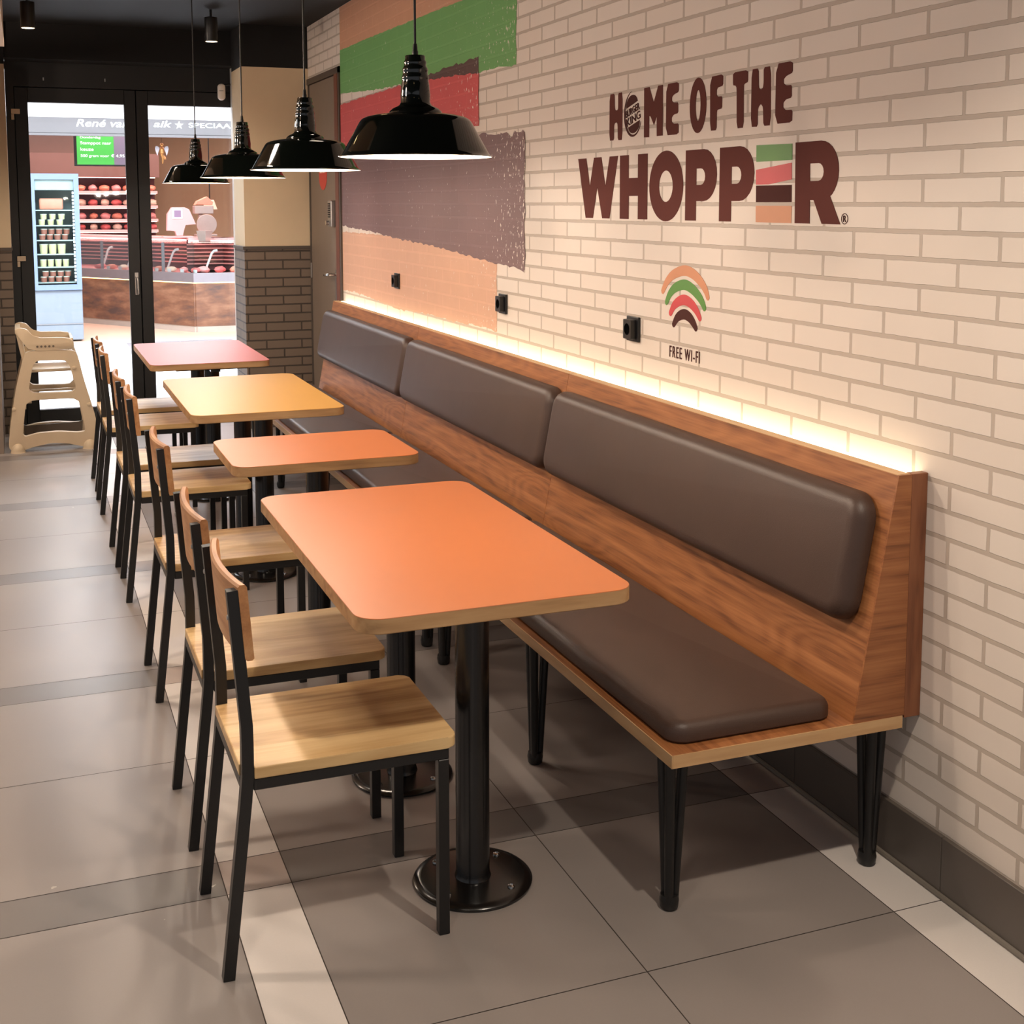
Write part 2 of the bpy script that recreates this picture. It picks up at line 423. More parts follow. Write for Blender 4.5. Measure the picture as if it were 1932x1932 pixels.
def tube(bm, pts, r, seg=10, square=False, upv=None, r_end=None):
    """swept tube through pts; square -> 4 sided with side 2r"""
    P = [Vector(p) for p in pts]; n = len(P); rings = []
    prev = None
    for i, p in enumerate(P):
        if i == 0: d = (P[1] - p).normalized()
        elif i == n - 1: d = (p - P[i - 1]).normalized()
        else:
            d = ((P[i + 1] - p).normalized() + (p - P[i - 1]).normalized()).normalized()
        ref = Vector(upv) if upv else (Vector((0, 1, 0)) if abs(d.y) < 0.9 else Vector((1, 0, 0)))
        if prev is not None and not upv: ref = prev
        a = (ref - d * ref.dot(d)).normalized(); b = d.cross(a); prev = a
        rr = r if r_end is None else r + (r_end - r) * i / (n - 1)
        ring = []
        if square:
            for sa, sb in ((1, 1), (-1, 1), (-1, -1), (1, -1)): ring.append(bm.verts.new(p + a * sa * rr + b * sb * rr))
        else:
            for k in range(seg): ring.append(bm.verts.new(p + a * math.cos(2 * PI * k / seg) * rr + b * math.sin(2 * PI * k / seg) * rr))
        rings.append(ring)
    m = len(rings[0])
    for A, B in zip(rings, rings[1:]):
        for k in range(m): bm.faces.new((A[k], A[(k + 1) % m], B[(k + 1) % m], B[k]))
    bm.faces.new(rings[0][::-1]); bm.faces.new(rings[-1]); return bm
def rrect(x0, x1, y0, y1, r, seg=6):
    pts = []
    for cx, cy, a0 in ((x1 - r, y1 - r, 0), (x0 + r, y1 - r, 90), (x0 + r, y0 + r, 180), (x1 - r, y0 + r, 270)):
        for k in range(seg + 1):
            a = math.radians(a0 + 90 * k / seg); pts.append((cx + r * math.cos(a), cy + r * math.sin(a)))
    return pts
def slab(bm, x0, x1, y0, y1, z0, z1, rc, layers, seg=6, mi=0):
    """rounded-rectangle slab; layers = [(inset, z)] from bottom to top"""
    rings = []
    for ins, z in layers:
        rings.append([bm.verts.new((x, y, z)) for x, y in rrect(x0 + ins, x1 - ins, y0 + ins, y1 - ins, max(rc - ins, 0.004), seg)])
    n = len(rings[0])
    for A, B in zip(rings, rings[1:]):
        for i in range(n):
            f = bm.faces.new((A[i], A[(i + 1) % n], B[(i + 1) % n], B[i])); f.material_index = mi
    bm.faces.new(rings[0][::-1]).material_index = mi; bm.faces.new(rings[-1]).material_index = mi
    return bm
def pad_layers(T, r, n=6):
    L = [(0.006, 0.0), (0.0, 0.006)]
    for k in range(n + 1):
        a = PI / 2 * k / n; L.append((r * (1 - math.cos(a)), T - r + r * math.sin(a) * 1.0))
    return L
def stroke(bm, pts, wd, x0, x1):
    """flat rounded stroke in the wall plane (y,z), thickness along x"""
    P = [Vector((p[0], p[1])) for p in pts]
    # Catmull-Rom resample
    Q = []
    E = [P[0] * 2 - P[1]] + P + [P[-1] * 2 - P[-2]]
    for i in range(1, len(E) - 2):
        for k in range(6):
            t = k / 6; a, b, c, d = E[i - 1], E[i], E[i + 1], E[i + 2]
            Q.append(0.5 * ((2 * b) + (c - a) * t + (2 * a - 5 * b + 4 * c - d) * t * t + (3 * b - a - 3 * c + d) * t ** 3))
    Q.append(P[-1]); n = len(Q); L = []; R = []
    for i, q in enumerate(Q):
        d = (Q[min(i + 1, n - 1)] - Q[max(i - 1, 0)]).normalized(); nn = Vector((-d.y, d.x)); u = i / (n - 1)
        ww = wd * (0.62 + 0.38 * math.sin(PI * u)) / 2
        L.append(q + nn * ww); R.append(q - nn * ww)
    def cap(c, a):
        out = []; v = a - c
        for k in range(1, 5):
            an = PI * k / 5; out.append(c + Vector((v.x * math.cos(an) - v.y * math.sin(an), v.x * math.sin(an) + v.y * math.cos(an))))
        return out
    e = cap(Q[-1], R[-1]); s = cap(Q[0], L[0])
    poly = L[::-1] + s + R + e
    prism(bm, [(p.x, p.y) for p in poly], x0, x1, 'X'); return bm
def text_mesh(txt, size, sx=1.0, bold=0.0, shear=0.0, depth=0.002, space=1.0):
    c = bpy.data.curves.new('t', 'FONT'); c.body = txt; c.size = size; c.offset = bold; c.shear = shear; c.extrude = depth / 2; c.space_character = space
    o = bpy.data.objects.new('t', c); COL.objects.link(o)
    dg = bpy.context.evaluated_depsgraph_get(); me = bpy.data.meshes.new_from_object(o.evaluated_get(dg))
    bm = bmesh.new(); bm.from_mesh(me)
    bpy.data.objects.remove(o); bpy.data.curves.remove(c); bpy.data.meshes.remove(me)
    for v in bm.verts: v.co.x *= sx
    return bm
def fit_text(txt, x0, x1, z0, z1, bold=0.0, shear=0.0, depth=0.002, space=1.0):
    """text in local XY fitted to the box (x0..x1, z0..z1)"""
    bm = text_mesh(txt, 1.0, 1.0, bold, shear, depth, space)
    xs = [v.co.x for v in bm.verts]; ys = [v.co.y for v in bm.verts]
    for v in bm.verts:
        v.co.x = x0 + (v.co.x - min(xs)) / (max(xs) - min(xs)) * (x1 - x0)
        v.co.y = z0 + (v.co.y - min(ys)) / (max(ys) - min(ys)) * (z1 - z0)
    return bm
def on_wall(bm, x=-0.0022):
    """local XY text -> right wall plane: reads towards the camera, text x runs along -Y"""
    for v in bm.verts: a, b, c = v.co; v.co = Vector((x - c, -a, b))
    return bm
def facing(bm, y):
    """local XY text -> plane facing -Y at depth y"""
    for v in bm.verts: a, b, c = v.co; v.co = Vector((a, y - c, b))
    return bm

CEIL = 2.80
# ------------------------------------------------------------------ room shell
# floor tiles: thin tiles over grout, one mesh, tile colours by material slot
T, B = 0.607, 0.153
xl = [-1.536 - T * k for k in range(7, 0, -1)] + [-1.536, -1.386, -0.7686, -0.149, 0.0]
yl = []; y = -1.809 - 2 * 1.367 - 0.0
while y < 4.95:
    yl += [(y, y + B, True), (y + B, y + B + T, False), (y + B + T, y + 1.367, False)]; y += 1.367
bm = new(); g = 0.0013
box(bm, xl[0], 0.0, yl[0][0], 4.98, -0.05, -0.0015, mi=0)
for i in range(len(xl) - 1):
    strip = i in (len(xl) - 5, len(xl) - 2)
    for (a, b, band) in yl:
        b = min(b, 4.98)
        if b - a < 0.01: continue
        mi = (4 if band else 3) if strip else (2 if band else 1)
        f = bm.faces.new([bm.verts.new(p) for p in ((xl[i] + g, a + g, 0), (xl[i + 1] - g, a + g, 0), (xl[i + 1] - g, b - g, 0), (xl[i] + g, b - g, 0))])
        f.material_index = mi
struct('floor', bm, ['grout', 'tile', 'tile_band', 'tile_light', 'tile_lightband'])
# right wall with the opening of the side door
DY0, DY1, DZ = 3.29, 4.235, 2.44
bm = new(); box(bm, 0.0, 0.14, -6.0, DY0, 0, CEIL); box(bm, 0.0, 0.14, DY0, DY1, DZ, CEIL); box(bm, 0.0, 0.14, DY1, 5.0, 0, CEIL)
struct('wall_right', bm, 'white_brick')
bm = new()
yy = [-6.0]; k = -2.402 - 0.6 * 6
for j in range(12):
    a = -2.402 + 0.585 * (j - 5); b = a + 0.583
    if b > DY0: b = DY0 - 0.002
    if a < b: box(bm, -0.012, -0.0005, a, b, 0.010, 0.143, 0.001, 1)
struct('baseboard_right', bm, 'baseboard')
bm = new(); tube(bm, [(-0.014, -5.9, 0.006), (-0.014, DY0 - 0.02, 0.006)], 0.007, 8); struct('trim_1', bm, 'sealant', smooth=True)
bm = new(); box(bm, -5.8, 0.14, -6.0, 5.0, CEIL, CEIL + 0.1); struct('ceiling', bm, 'black_ceiling')
# pier between the side door and the glass doors: brick below, plaster above, black boxing on top
PX, PY0, PY1 = -0.462, 4.235, 4.66
bm = new(); box(bm, PX - 0.006, -0.001, PY0, PY1, 0, 1.262); struct('wall_pier_right', bm, 'dark_brick')
bm = new(); box(bm, PX - 0.016, -0.001, PY0 - 0.008, PY1, 1.263, 1.283); struct('trim_2', bm, 'door_frame')
bm = new(); box(bm, PX, -0.001, PY0 + 0.004, PY1, 1.284, 2.515); struct('wall_pier_right_upper', bm, 'beige_wall')
bm = new(); box(bm, PX, -0.001, PY0 + 0.004, PY1, 2.516, CEIL - 0.001); struct('wall_boxing', bm, 'black_ceiling')
# left pier
bm = new(); box(bm, -2.6, -1.978, 4.63, 4.99, 0.0, 1.262); struct('wall_pier_left', bm, 'dark_brick')
bm = new(); box(bm, -2.6, -1.972, 4.624, 4.99, 1.263, 1.283); struct('trim_3', bm, 'door_frame')
bm = new(); box(bm, -2.6, -1.979, 4.634, 4.99, 1.284, 2.515); struct('wall_pier_left_upper', bm, 'beige_wall')
bm = new(); box(bm, -2.6, -1.978, 4.64, 4.99, 2.516, CEIL - 0.001); struct('wall_boxing_left', bm, 'black_ceiling')
bm = new(); box(bm, -5.8, -2.62, 4.75, 4.99, 0.0, CEIL - 0.001); struct('wall_front_left', bm, 'beige_wall')
bm = new(); box(bm, -2.62, -2.068, 3.9, 4.622, 0.0, 2.5); struct('wall_side_left', bm, 'door_taupe')
bm = new(); box(bm, -3.2, -1.965, -1.2, 3.5, 2.50, CEIL - 0.001); struct('trim_4', bm, 'putty')
# black header above the glass doors
bm = new(); box(bm, -1.9765, -0.002, 4.662, 4.99, 2.56, CEIL - 0.001)
struct('wall_header', bm, 'black_ceiling')
bm = new(); box(bm, -0.442, -0.415, 4.70, 4.862, 0, 2.559); struct('trim_5', bm, 'enamel')

# ------------------------------------------------------------------ glass doors
DYF = 4.90
dr = bpy.data.objects.new('door_1', None); COL.objects.link(dr); dr['kind'] = 'structure'
bm = new()
box(bm, -1.9775, -1.925, DYF - 0.02, DYF + 0.08, 0, 2.559); box(bm, -0.30, -0.002, DYF - 0.02, DYF + 0.08, 0, 2.559)
box(bm, -1.925, -0.30, DYF - 0.02, DYF + 0.08, 2.39, 2.559); box(bm, -1.925, -0.30, DYF - 0.02, DYF + 0.08, 0.0, 0.012)
box(bm, -1.925, -1.905, DYF + 0.052, DYF + 0.08, 0.012, 2.39); box(bm, -1.12, -1.10, DYF + 0.052, DYF + 0.07, 0.012, 2.39); box(bm, -1.925, -0.30, DYF + 0.052, DYF + 0.08, 2.375, 2.39)
link('door_frame', bm, 'black_frame', dr)
def leaf(x0, x1, sl, sr, name='door_leaf'):
    bm = new(); z0, z1 = 0.016, 2.386; a, b = DYF - 0.01, DYF + 0.05
    box(bm, x0, x0 + sl, a, b, z0, z1, 0.003, 1); box(bm, x1 - sr, x1, a, b, z0, z1, 0.003, 1)
    box(bm, x0 + sl, x1 - sr, a, b, z0, 0.115, 0.002, 1); box(bm, x0 + sl, x1 - sr, a, b, 2.285, z1, 0.002, 1)
    o = link(name, bm, 'black_frame', dr)
    bm = new(); box(bm, x0 + sl, x1 - sr, DYF + 0.015, DYF + 0.025, 0.115, 2.285); link('pane', bm, 'glass', o)
    return o
l1 = leaf(-1.922, -1.112, 0.087, 0.078); l2 = leaf(-1.108, -0.302, 0.082, 0.06)
bm = new(); box(bm, -1.155, -1.128, DYF - 0.018, DYF - 0.0102, 0.92, 1.085, 0.002, 1)
tube(bm, [(-1.142, DYF - 0.018, 1.05), (-1.142, DYF - 0.05, 1.05), (-1.138, DYF - 0.055, 1.03), (-1.136, DYF - 0.055, 0.93)], 0.009, 10)
link('handle', bm, 'steel', l1, True)
for z in (2.2, 1.18, 0.17):
    bm = new(); box(bm, -1.945, -1.888, DYF - 0.032, DYF - 0.0205, z, z + 0.035, 0.002, 1); box(bm, -1.945, -1.926, DYF - 0.032, DYF - 0.0205, z - 0.04, z - 0.002, 0.002, 1)
    link('hinge', bm, 'putty', dr)
for x, z in ((-1.73, 2.435), (-1.32, 2.44)):
    bm = new(); box(bm, x, x + 0.008, DYF - 0.03, DYF - 0.0205, z, z + 0.02); link('header_screw', bm, 'steel', dr)

# ------------------------------------------------------------------ side door in the right wall
sd = bpy.data.objects.new('door_2', None); COL.objects.link(sd); sd['kind'] = 'structure'
bm = new(); box(bm, -0.012, 0.0, DY0, DY0 + 0.035, 0, DZ); box(bm, -0.006, 0.10, DY1 - 0.03, DY1 - 0.001, 0, DZ - 0.001); box(bm, -0.012, 0.10, DY0, DY1 - 0.001, DZ - 0.04, DZ - 0.0005)
link('door_frame', bm, 'door_frame', sd)
bm = new(); box(bm, -0.014, 0.10, DY0 + 0.036, DY0 + 0.125, 0, DZ - 0.041); link('door_jamb', bm, 'door_jamb', sd)
bm = new(); box(bm, 0.0, 0.045, DY0 + 0.127, DY1 - 0.031, 0.005, DZ - 0.043, 0.002, 1); lf = link('door_leaf', bm, 'door_taupe', sd)
bm = new(); box(bm, -0.008, -0.0002, 3.435, 3.475, 0.93, 1.15, 0.003, 2); link('lock_plate', bm, 'steel', lf)
bm = new(); tube(bm, [(-0.008, 3.455, 1.118), (-0.05, 3.455, 1.118), (-0.058, 3.47, 1.118), (-0.058, 3.56, 1.112), (-0.05, 3.585, 1.115)], 0.010, 12)
link('door_handle', bm, 'chrome', lf, True)
bm = new(); box(bm, -0.04, -0.0002, 3.44, 3.53, 1.43, 1.60, 0.006, 2); kp = link('keypad', bm, 'steel', lf)
bm = new()
for i in range(7):
    for j in range(2): box(bm, -0.045, -0.0398, 3.46 + 0.03 * j, 3.474 + 0.03 * j, 1.49 + i * 0.014, 1.499 + i * 0.014)
link('keypad_button', bm, 'plastic_black', kp)['kind'] = 'stuff'
bm = new(); lathe(bm, [(0.0, 0), (0.016, 0), (0.016, 0.02), (0, 0.02)], 16)
for v in bm.verts: a, b, c = v.co; v.co = Vector((-0.040 - c, 3.5 + a, 1.455 + b))
link('keypad_knob', bm, 'chrome', kp, True)
bm = new(); box(bm, -0.012, -0.001, 4.19, 4.205, 1.06, 1.165, 0.002, 1); link('hinge', bm, 'steel', lf)
# shield sticker
bm = new(); pts = [(3.70, 1.86), (3.93, 1.86)] + [(3.815 + 0.115 * math.cos(a), 1.76 + 0.105 * math.sin(a) * (1.0)) for a in [PI * 2 - PI * k / 10 * 1 for k in range(0, 11)]][::1]
pts = [(3.70, 1.86)] + [(3.815 - 0.115 * math.cos(PI * k / 12), 1.77 - 0.10 * math.sin(PI * k / 12)) for k in range(13)] + [(3.93, 1.86)]
prism(bm, pts, -0.0025, -0.0005, 'X'); st = link('door_sticker', bm, 'sticker_red', lf)
bm = new()
for i in range(4): box(bm, -0.0035, -0.0026, 3.735 + i * 0.045, 3.765 + i * 0.045, 1.785, 1.85)
link('sticker_lettering', bm, 'sticker_white', st)

# ------------------------------------------------------------------ wall mural (paint bands with torn edges)
def rough_line(pts, amp, step=0.02, horiz=True):
    out = []
    for (a, b), (c, d) in zip(pts, pts[1:]):
        n = max(1, int(math.hypot(c - a, d - b) / step))
        for k in range(n):
            t = k / n; x = a + (c - a) * t; z = b + (d - b) * t
            w_ = x if horiz else z
            r = amp * (0.9 * math.sin(w_ * 31 + a) + 0.7 * math.sin(w_ * 67 + 1.3) + 0.9 * random.uniform(-1, 1)) * 0.75
            out.append((x, z + r) if horiz else (x + r, z))
    out.append(pts[-1]); return out
mu = thing('wall_mural', 'large painted mural of peach, green, red and brown brush bands on the white brick wall', 'mural', (0, 2.0, 1.0))
def band(name, segs, mat, x0):
    poly = []
    for pts, amp, hz in segs:
        l = rough_line(pts, amp, 0.022, hz) if amp else list(pts)
        if poly and math.hypot(poly[-1][0] - l[0][0], poly[-1][1] - l[0][1]) < 1e-4: l = l[1:]
        poly += l
    bm = new(); plate_with_hole(bm, [(p[0] - 2.0, p[1] - 1.0) for p in poly[:-1]], [], x0, x0 + 0.0006, 'X')
    return link(name, bm, mat, mu)
L0 = 3.288
band('peach_band', [([(L0, 2.537), (1.69, 2.513), (0.92, 2.497), (0.90, 2.72)], 0.003, True), ([(0.90, 2.72), (0.9, CEIL - .002)], 0, True), ([(0.9, CEIL - .002), (L0, CEIL - .002)], 0, True), ([(L0, CEIL - .002), (L0, 2.537)], 0, True)], 'paint_peach_dim', -0.0008)
band('green_band', [([(L0, 2.535), (2.677, 2.531), (1.691, 2.513), (1.209, 2.506), (0.95, 2.499), (0.62, 2.505)], 0.002, True), ([(0.62, 2.505), (0.42, 2.485), (0.36, 2.46), (0.27, 2.452)], 0.010, True), ([(0.27, 2.452), (0.272, 2.144)], 0.005, False),
    ([(0.272, 2.144), (0.40, 2.150), (0.501, 2.156), (0.707, 2.155), (1.166, 2.172), (1.477, 2.188), (1.909, 2.209), (2.332, 2.219), (L0, 2.268)], 0.003, True), ([(L0, 2.268), (L0, 2.535)], 0, True)], 'paint_green', -0.0016)
band('chocolate_band', [([(2.1, 2.205), (1.463, 2.213), (1.165, 2.222), (0.928, 2.219), (0.722, 2.226)], 0.005, True), ([(0.722, 2.226), (0.722, 2.10)], 0, True), ([(0.722, 2.10), (2.1, 2.15), (2.1, 2.205)], 0, True)], 'paint_choc', -0.0024)
band('red_band', [([(L0, 2.197), (2.847, 2.203), (2.003, 2.204), (1.449, 2.189), (0.974, 2.169), (0.718, 2.153)], 0.003, True), ([(0.718, 2.153), (0.722, 1.925)], 0.004, False), ([(0.722, 1.925), (L0, 1.90)], 0.003, True), ([(L0, 1.90), (L0, 2.197)], 0, True)], 'paint_red', -0.0032)
band('brown_band', [([(L0, 1.885), (1.71, 1.89), (0.71, 1.888), (0.45, 1.872)], 0.004, True), ([(0.45, 1.872), (0.173, 1.866)], 0.012, True), ([(0.173, 1.866), (0.175, 1.30)], 0.006, False),
    ([(0.175, 1.30), (0.3, 1.318), (0.505, 1.323), (0.939, 1.346), (1.442, 1.373), (2.032, 1.390), (2.581, 1.419), (3.135, 1.434), (L0, 1.443)], 0.004, True), ([(L0, 1.443), (L0, 1.885)], 0, True)], 'paint_brown', -0.0024)
band('peach_band', [([(L0, 1.401), (2.545, 1.404), (2.032, 1.397), (1.442, 1.385), (0.939, 1.36), (0.499, 1.345)], 0.003, True), ([(0.499, 1.345), (0.501, 1.03)], 0.004, False),
    ([(0.501, 1.03), (0.8, 1.03), (1.097, 1.018), (1.491, 1.024), (2.013, 1.004), (2.709, 1.030), (2.99, 1.038), (L0, 1.03)], 0.004, True), ([(L0, 1.03), (L0, 1.401)], 0, True)], 'paint_peach', -0.0012)

# ------------------------------------------------------------------ wall lettering
Z0, Z1, Z2, Z3 = 1.529, 1.743, 1.795, 1.955
LET = thing('wall_lettering', 'big dark brown slogan lettering in two lines on the white brick wall', 'lettering', (0, 0, 0))
def letter(pts, hole=None, mat='decal_brown', name='letter'):
    bm = new()
    plate_with_hole(bm, pts, hole or [], -0.0012, -0.0003, 'X'); return link(name, bm, mat, LET)
def ell(cy, cz, ry, rz, n=40): return [(cy + ry * math.cos(2 * PI * k / n), cz + rz * math.sin(2 * PI * k / n)) for k in range(n)]
def smooth_poly(P, it=1):
    for _ in range(it):
        Q = []
        n = len(P)
        for i in range(n):
            a, b = P[i], P[(i + 1) % n]
            Q += [(a[0] * .85 + b[0] * .15, a[1] * .85 + b[1] * .15), (a[0] * .15 + b[0] * .85, a[1] * .15 + b[1] * .85)]
        P = Q
    return P
def sup(pts_fn): return pts_fn
letter([(-0.348, Z1), (-0.419, Z1), (-0.451, 1.644), (-0.484, Z1), (-0.546, Z1), (-0.579, 1.642), (-0.612, Z1), (-0.678, Z1), (-0.614, Z0), (-0.555, Z0), (-0.513, 1.638), (-0.478, Z0), (-0.416, Z0)])
letter([(-0.693, Z1), (-0.760, Z1), (-0.761, 1.666), (-0.828, 1.666), (-0.828, Z1), (-0.897, Z1), (-0.898, Z0), (-0.830, Z0), (-0.830, 1.606), (-0.763, 1.606), (-0.763, Z0), (-0.695, Z0)])
letter(ell(-1.0235, 1.636, 0.1125, 0.1115, 48), ell(-1.0235, 1.6355, 0.0455, 0.0495, 32)[::-1])
def bowlP(x, w=0.188, leg=0.067):
    # stem at y=x .. ; text runs towards -Y
    o = [(x, Z1)]
    top, bot, r = Z1, 1.588, 0.0775
    for k in range(13):
        a = PI / 2 - PI * k / 12; o.append((x - (w - r) - r * math.cos(a), (top + bot) / 2 + r * math.sin(a)))
    o += [(x - leg, bot), (x - leg, Z0), (x, Z0)]
    hole = [(x - leg, 1.686)] + [(x - leg - 0.028 - 0.0245 * math.cos(PI / 2 - PI * k / 8), 1.6615 + 0.0245 * math.sin(PI / 2 - PI * k / 8)) for k in range(9)] + [(x - leg, 1.637)]
    return o, hole
o, h = bowlP(-1.150); letter(o, h)
o, h = bowlP(-1.353); letter(o, h)
letter([(-1.549, 1.742), (-1.724, 1.739), (-1.725, 1.696), (-1.550, 1.696)], mat='decal_green', name='green_stripe')
letter([(-1.549, 1.674), (-1.723, 1.689), (-1.725, 1.645), (-1.613, 1.633), (-1.551, 1.633)], mat='decal_red', name='red_stripe')
letter([(-1.551, 1.6305), (-1.725, 1.6305), (-1.726, 1.585), (-1.552, 1.585)], mat='decal_choc', name='brown_stripe')
letter([(-1.552, 1.575), (-1.727, 1.575), (-1.727, 1.529), (-1.553, 1.529)], mat='decal_peach', name='peach_stripe')
ro = [(-1.739, 1.741)] + [(-1.853 - 0.0785 * math.cos(PI / 2 - PI * k / 14), 1.663 + 0.078 * math.sin(PI / 2 - PI * k / 14)) for k in range(12)] + [(-1.897, 1.600), (-1.943, Z0), (-1.864, Z0), (-1.826, 1.590), (-1.810, 1.590), (-1.811, Z0), (-1.743, Z0)]
rh = [(-1.807, 1.684)] + [(-1.845 - 0.0225 * math.cos(PI / 2 - PI * k / 8), 1.6615 + 0.0225 * math.sin(PI / 2 - PI * k / 8)) for k in range(9)] + [(-1.808, 1.639)]
letter(ro, rh)
bm = new(); plate_with_hole(bm, ell(-1.960, 1.543, 0.0138, 0.0138, 24), ell(-1.960, 1.543, 0.0122, 0.0122, 24)[::-1], -0.0012, -0.0003, 'X'); rg = link('registered_mark', bm, 'decal_choc', LET)
bm = on_wall(fit_text('R', 1.9545, 1.9665, 1.535, 1.551, 0.0), -0.0008); link('mark_letter', bm, 'decal_choc', rg)
# top line: blocky letters with notches
letter(smooth_poly([(-0.609, 1.955), (-0.647, 1.955), (-0.650, 1.910), (-0.654, 1.899), (-0.669, 1.897), (-0.676, 1.903), (-0.675, 1.955), (-0.708, 1.955), (-0.709, 1.796), (-0.675, 1.796), (-0.673, 1.850), (-0.664, 1.857), (-0.651, 1.855), (-0.645, 1.847), (-0.645, 1.797), (-0.609, 1.797)]))
letter([(-0.867, 1.955), (-0.904, 1.956), (-0.935, 1.905), (-0.964, 1.955), (-0.996, 1.955), (-0.998, 1.796), (-0.958, 1.796), (-0.956, 1.86), (-0.938, 1.832), (-0.914, 1.861), (-0.905, 1.863), (-0.905, 1.795), (-0.869, 1.796)])
def blockE(x, w, s=0.038):
    P = [(x, 1.955), (x - w, 1.955), (x - w - .001, 1.925), (x - s - .012, 1.919), (x - s, 1.912), (x - s, 1.900), (x - s - .012, 1.894), (x - w + .002, 1.893), (x - w + .001, 1.860), (x - s - .012, 1.857), (x - s, 1.849), (x - s, 1.836), (x - s - .012, 1.829), (x - w - .003, 1.828), (x - w - .003, 1.795), (x, 1.795)]
    return smooth_poly(P, 1)
letter(blockE(-1.019, 0.080)); letter(blockE(-1.639, 0.078))
letter(ell(-1.220, 1.8745, 0.050, 0.0825, 32), ell(-1.221, 1.8745, 0.0145, 0.046, 20)[::-1])
letter(smooth_poly([(-1.290, 1.952), (-1.364, 1.954), (-1.364, 1.921), (-1.334, 1.918), (-1.329, 1.912), (-1.329, 1.898), (-1.335, 1.892), (-1.360, 1.891), (-1.360, 1.856), (-1.334, 1.854), (-1.331, 1.846), (-1.331, 1.795), (-1.294, 1.795)], 1))
letter(smooth_poly([(-1.418, 1.953), (-1.498, 1.953), (-1.499, 1.920), (-1.480, 1.916), (-1.477, 1.911), (-1.480, 1.794), (-1.443, 1.794), (-1.439, 1.908), (-1.433, 1.915), (-1.419, 1.917)], 1))
letter(smooth_poly([(-1.517, 1.952), (-1.552, 1.952), (-1.555, 1.899), (-1.566, 1.893), (-1.576, 1.897), (-1.579, 1.912), (-1.578, 1.952), (-1.613, 1.952), (-1.618, 1.793), (-1.582, 1.793), (-1.578, 1.845), (-1.567, 1.854), (-1.557, 1.848), (-1.552, 1.839), (-1.553, 1.793), (-1.518, 1.794)], 1))
# round bun emblem in place of the O
LC, LZ = -0.787, 1.8775
em = bpy.data.objects.new('round_emblem', None); COL.objects.link(em); em.parent = LET
def rot2(p, a): c, s = math.cos(a), math.sin(a); return (p[0] * c - p[1] * s, p[0] * s + p[1] * c)
def emb(pts2, hole=None, name='emblem_bun'):
    A = -0.0; bm = new()
    f = lambda L: [(LC - p[0], LZ + p[1]) for p in L]
    plate_with_hole(bm, f(pts2), [f(hole)] if hole else [], -0.0012, -0.0003, 'X'); link(name, bm, 'decal_choc', em)
tilt = math.radians(14)
top = [(0.043 * math.cos(PI * k / 14), 0.031 + 0.032 * math.sin(PI * k / 14)) for k in range(15)]
emb([rot2(p, tilt) for p in top])
bot = [(0.043 * math.cos(PI + PI * k / 14), -0.034 + 0.030 * math.sin(PI + PI * k / 14)) for k in range(15)]
emb([rot2(p, tilt) for p in bot])
# crescent swoosh
ou = [(0.066 * math.cos(a), 0.0755 * math.sin(a)) for a in [math.radians(100 + 235 * k / 30) for k in range(31)]]
inn = [(0.004 + 0.0605 * math.cos(a), 0.004 + 0.0725 * math.sin(a)) for a in [math.radians(335 - 235 * k / 30) for k in range(31)]]
emb(ou + inn, name='emblem_crescent')
for txt, zc, hh in (('BURGER', 0.0125, 0.023), ('KING', -0.0165, 0.026)):
    wd = 0.052
    bm = fit_text(txt, -wd, wd, zc - hh / 2, zc + hh / 2, 0.012)
    for v in bm.verts: q = rot2((v.co.x, v.co.y), tilt); v.co.x, v.co.y = q[0] - LC, q[1] + LZ
    link('emblem_lettering', on_wall(bm, -0.0008), 'decal_choc', em)

wf = thing('wifi_symbol', 'wireless symbol of four coloured arcs on the white brick wall', 'wall symbol', (0, 0, 0))
for pts, m, wd in ((((-1.012, 1.302), (-1.038, 1.332), (-1.081, 1.358), (-1.150, 1.374), (-1.207, 1.366), (-1.254, 1.344), (-1.283, 1.321), (-1.296, 1.301)), 'decal_peach', 0.033),
                (((-1.038, 1.268), (-1.060, 1.296), (-1.096, 1.318), (-1.150, 1.330), (-1.196, 1.322), (-1.239, 1.302), (-1.264, 1.283), (-1.277, 1.267)), 'decal_green', 0.033),
                (((-1.065, 1.235), (-1.086, 1.259), (-1.119, 1.276), (-1.155, 1.283), (-1.193, 1.275), (-1.227, 1.257), (-1.251, 1.234)), 'decal_red', 0.033),
                (((-1.087, 1.201), (-1.107, 1.222), (-1.132, 1.234), (-1.160, 1.238), (-1.190, 1.230), (-1.214, 1.214), (-1.227, 1.201)), 'decal_choc', 0.033)):
    bm = new(); stroke(bm, pts, wd, -0.0012, -0.0003); link('arc', bm, m, wf)
bm = on_wall(fit_text('FREE WI-FI', 1.063, 1.254, 1.095, 1.131, 0.0, space=1.25), -0.001)
tag(link('small_lettering', bm, 'decal_choc'), 'small dark brown free wireless lettering under the arcs', 'lettering')

# ------------------------------------------------------------------ wall sockets
so = thing('wall_socket', 'black wall socket beside the wireless symbol, nearest of the three', 'socket', (0, -0.815, 1.161), 0, 'black wall sockets')
bm = new(); box(bm, -0.010, -0.0005, -0.043, 0.043, -0.042, 0.042, 0.002, 2); link('mounting_plate', bm, 'plastic_black', so)
bm = new(); o_ = rrect(-0.028, 0.028, -0.033, 0.033, 0.005, 4); hl = ell(0, 0, 0.020, 0.020, 28)[::-1]
plate_with_hole(bm, o_, hl, -0.030, -0.0102, 'X'); link('socket_body', bm, 'plastic_black', so)
for z_ in (0.013, -0.019):
    bm = new(); box(bm, -0.014, -0.0102, -0.004, 0.004, z_, z_ + 0.006); link('earth_contact', bm, 'steel', so)
dup(so, (0, 0.415, 1.155), label='black wall socket just right of the painted mural')
dup(so, (0, 2.035, 1.160), label='black wall socket on the lower peach band of the mural')

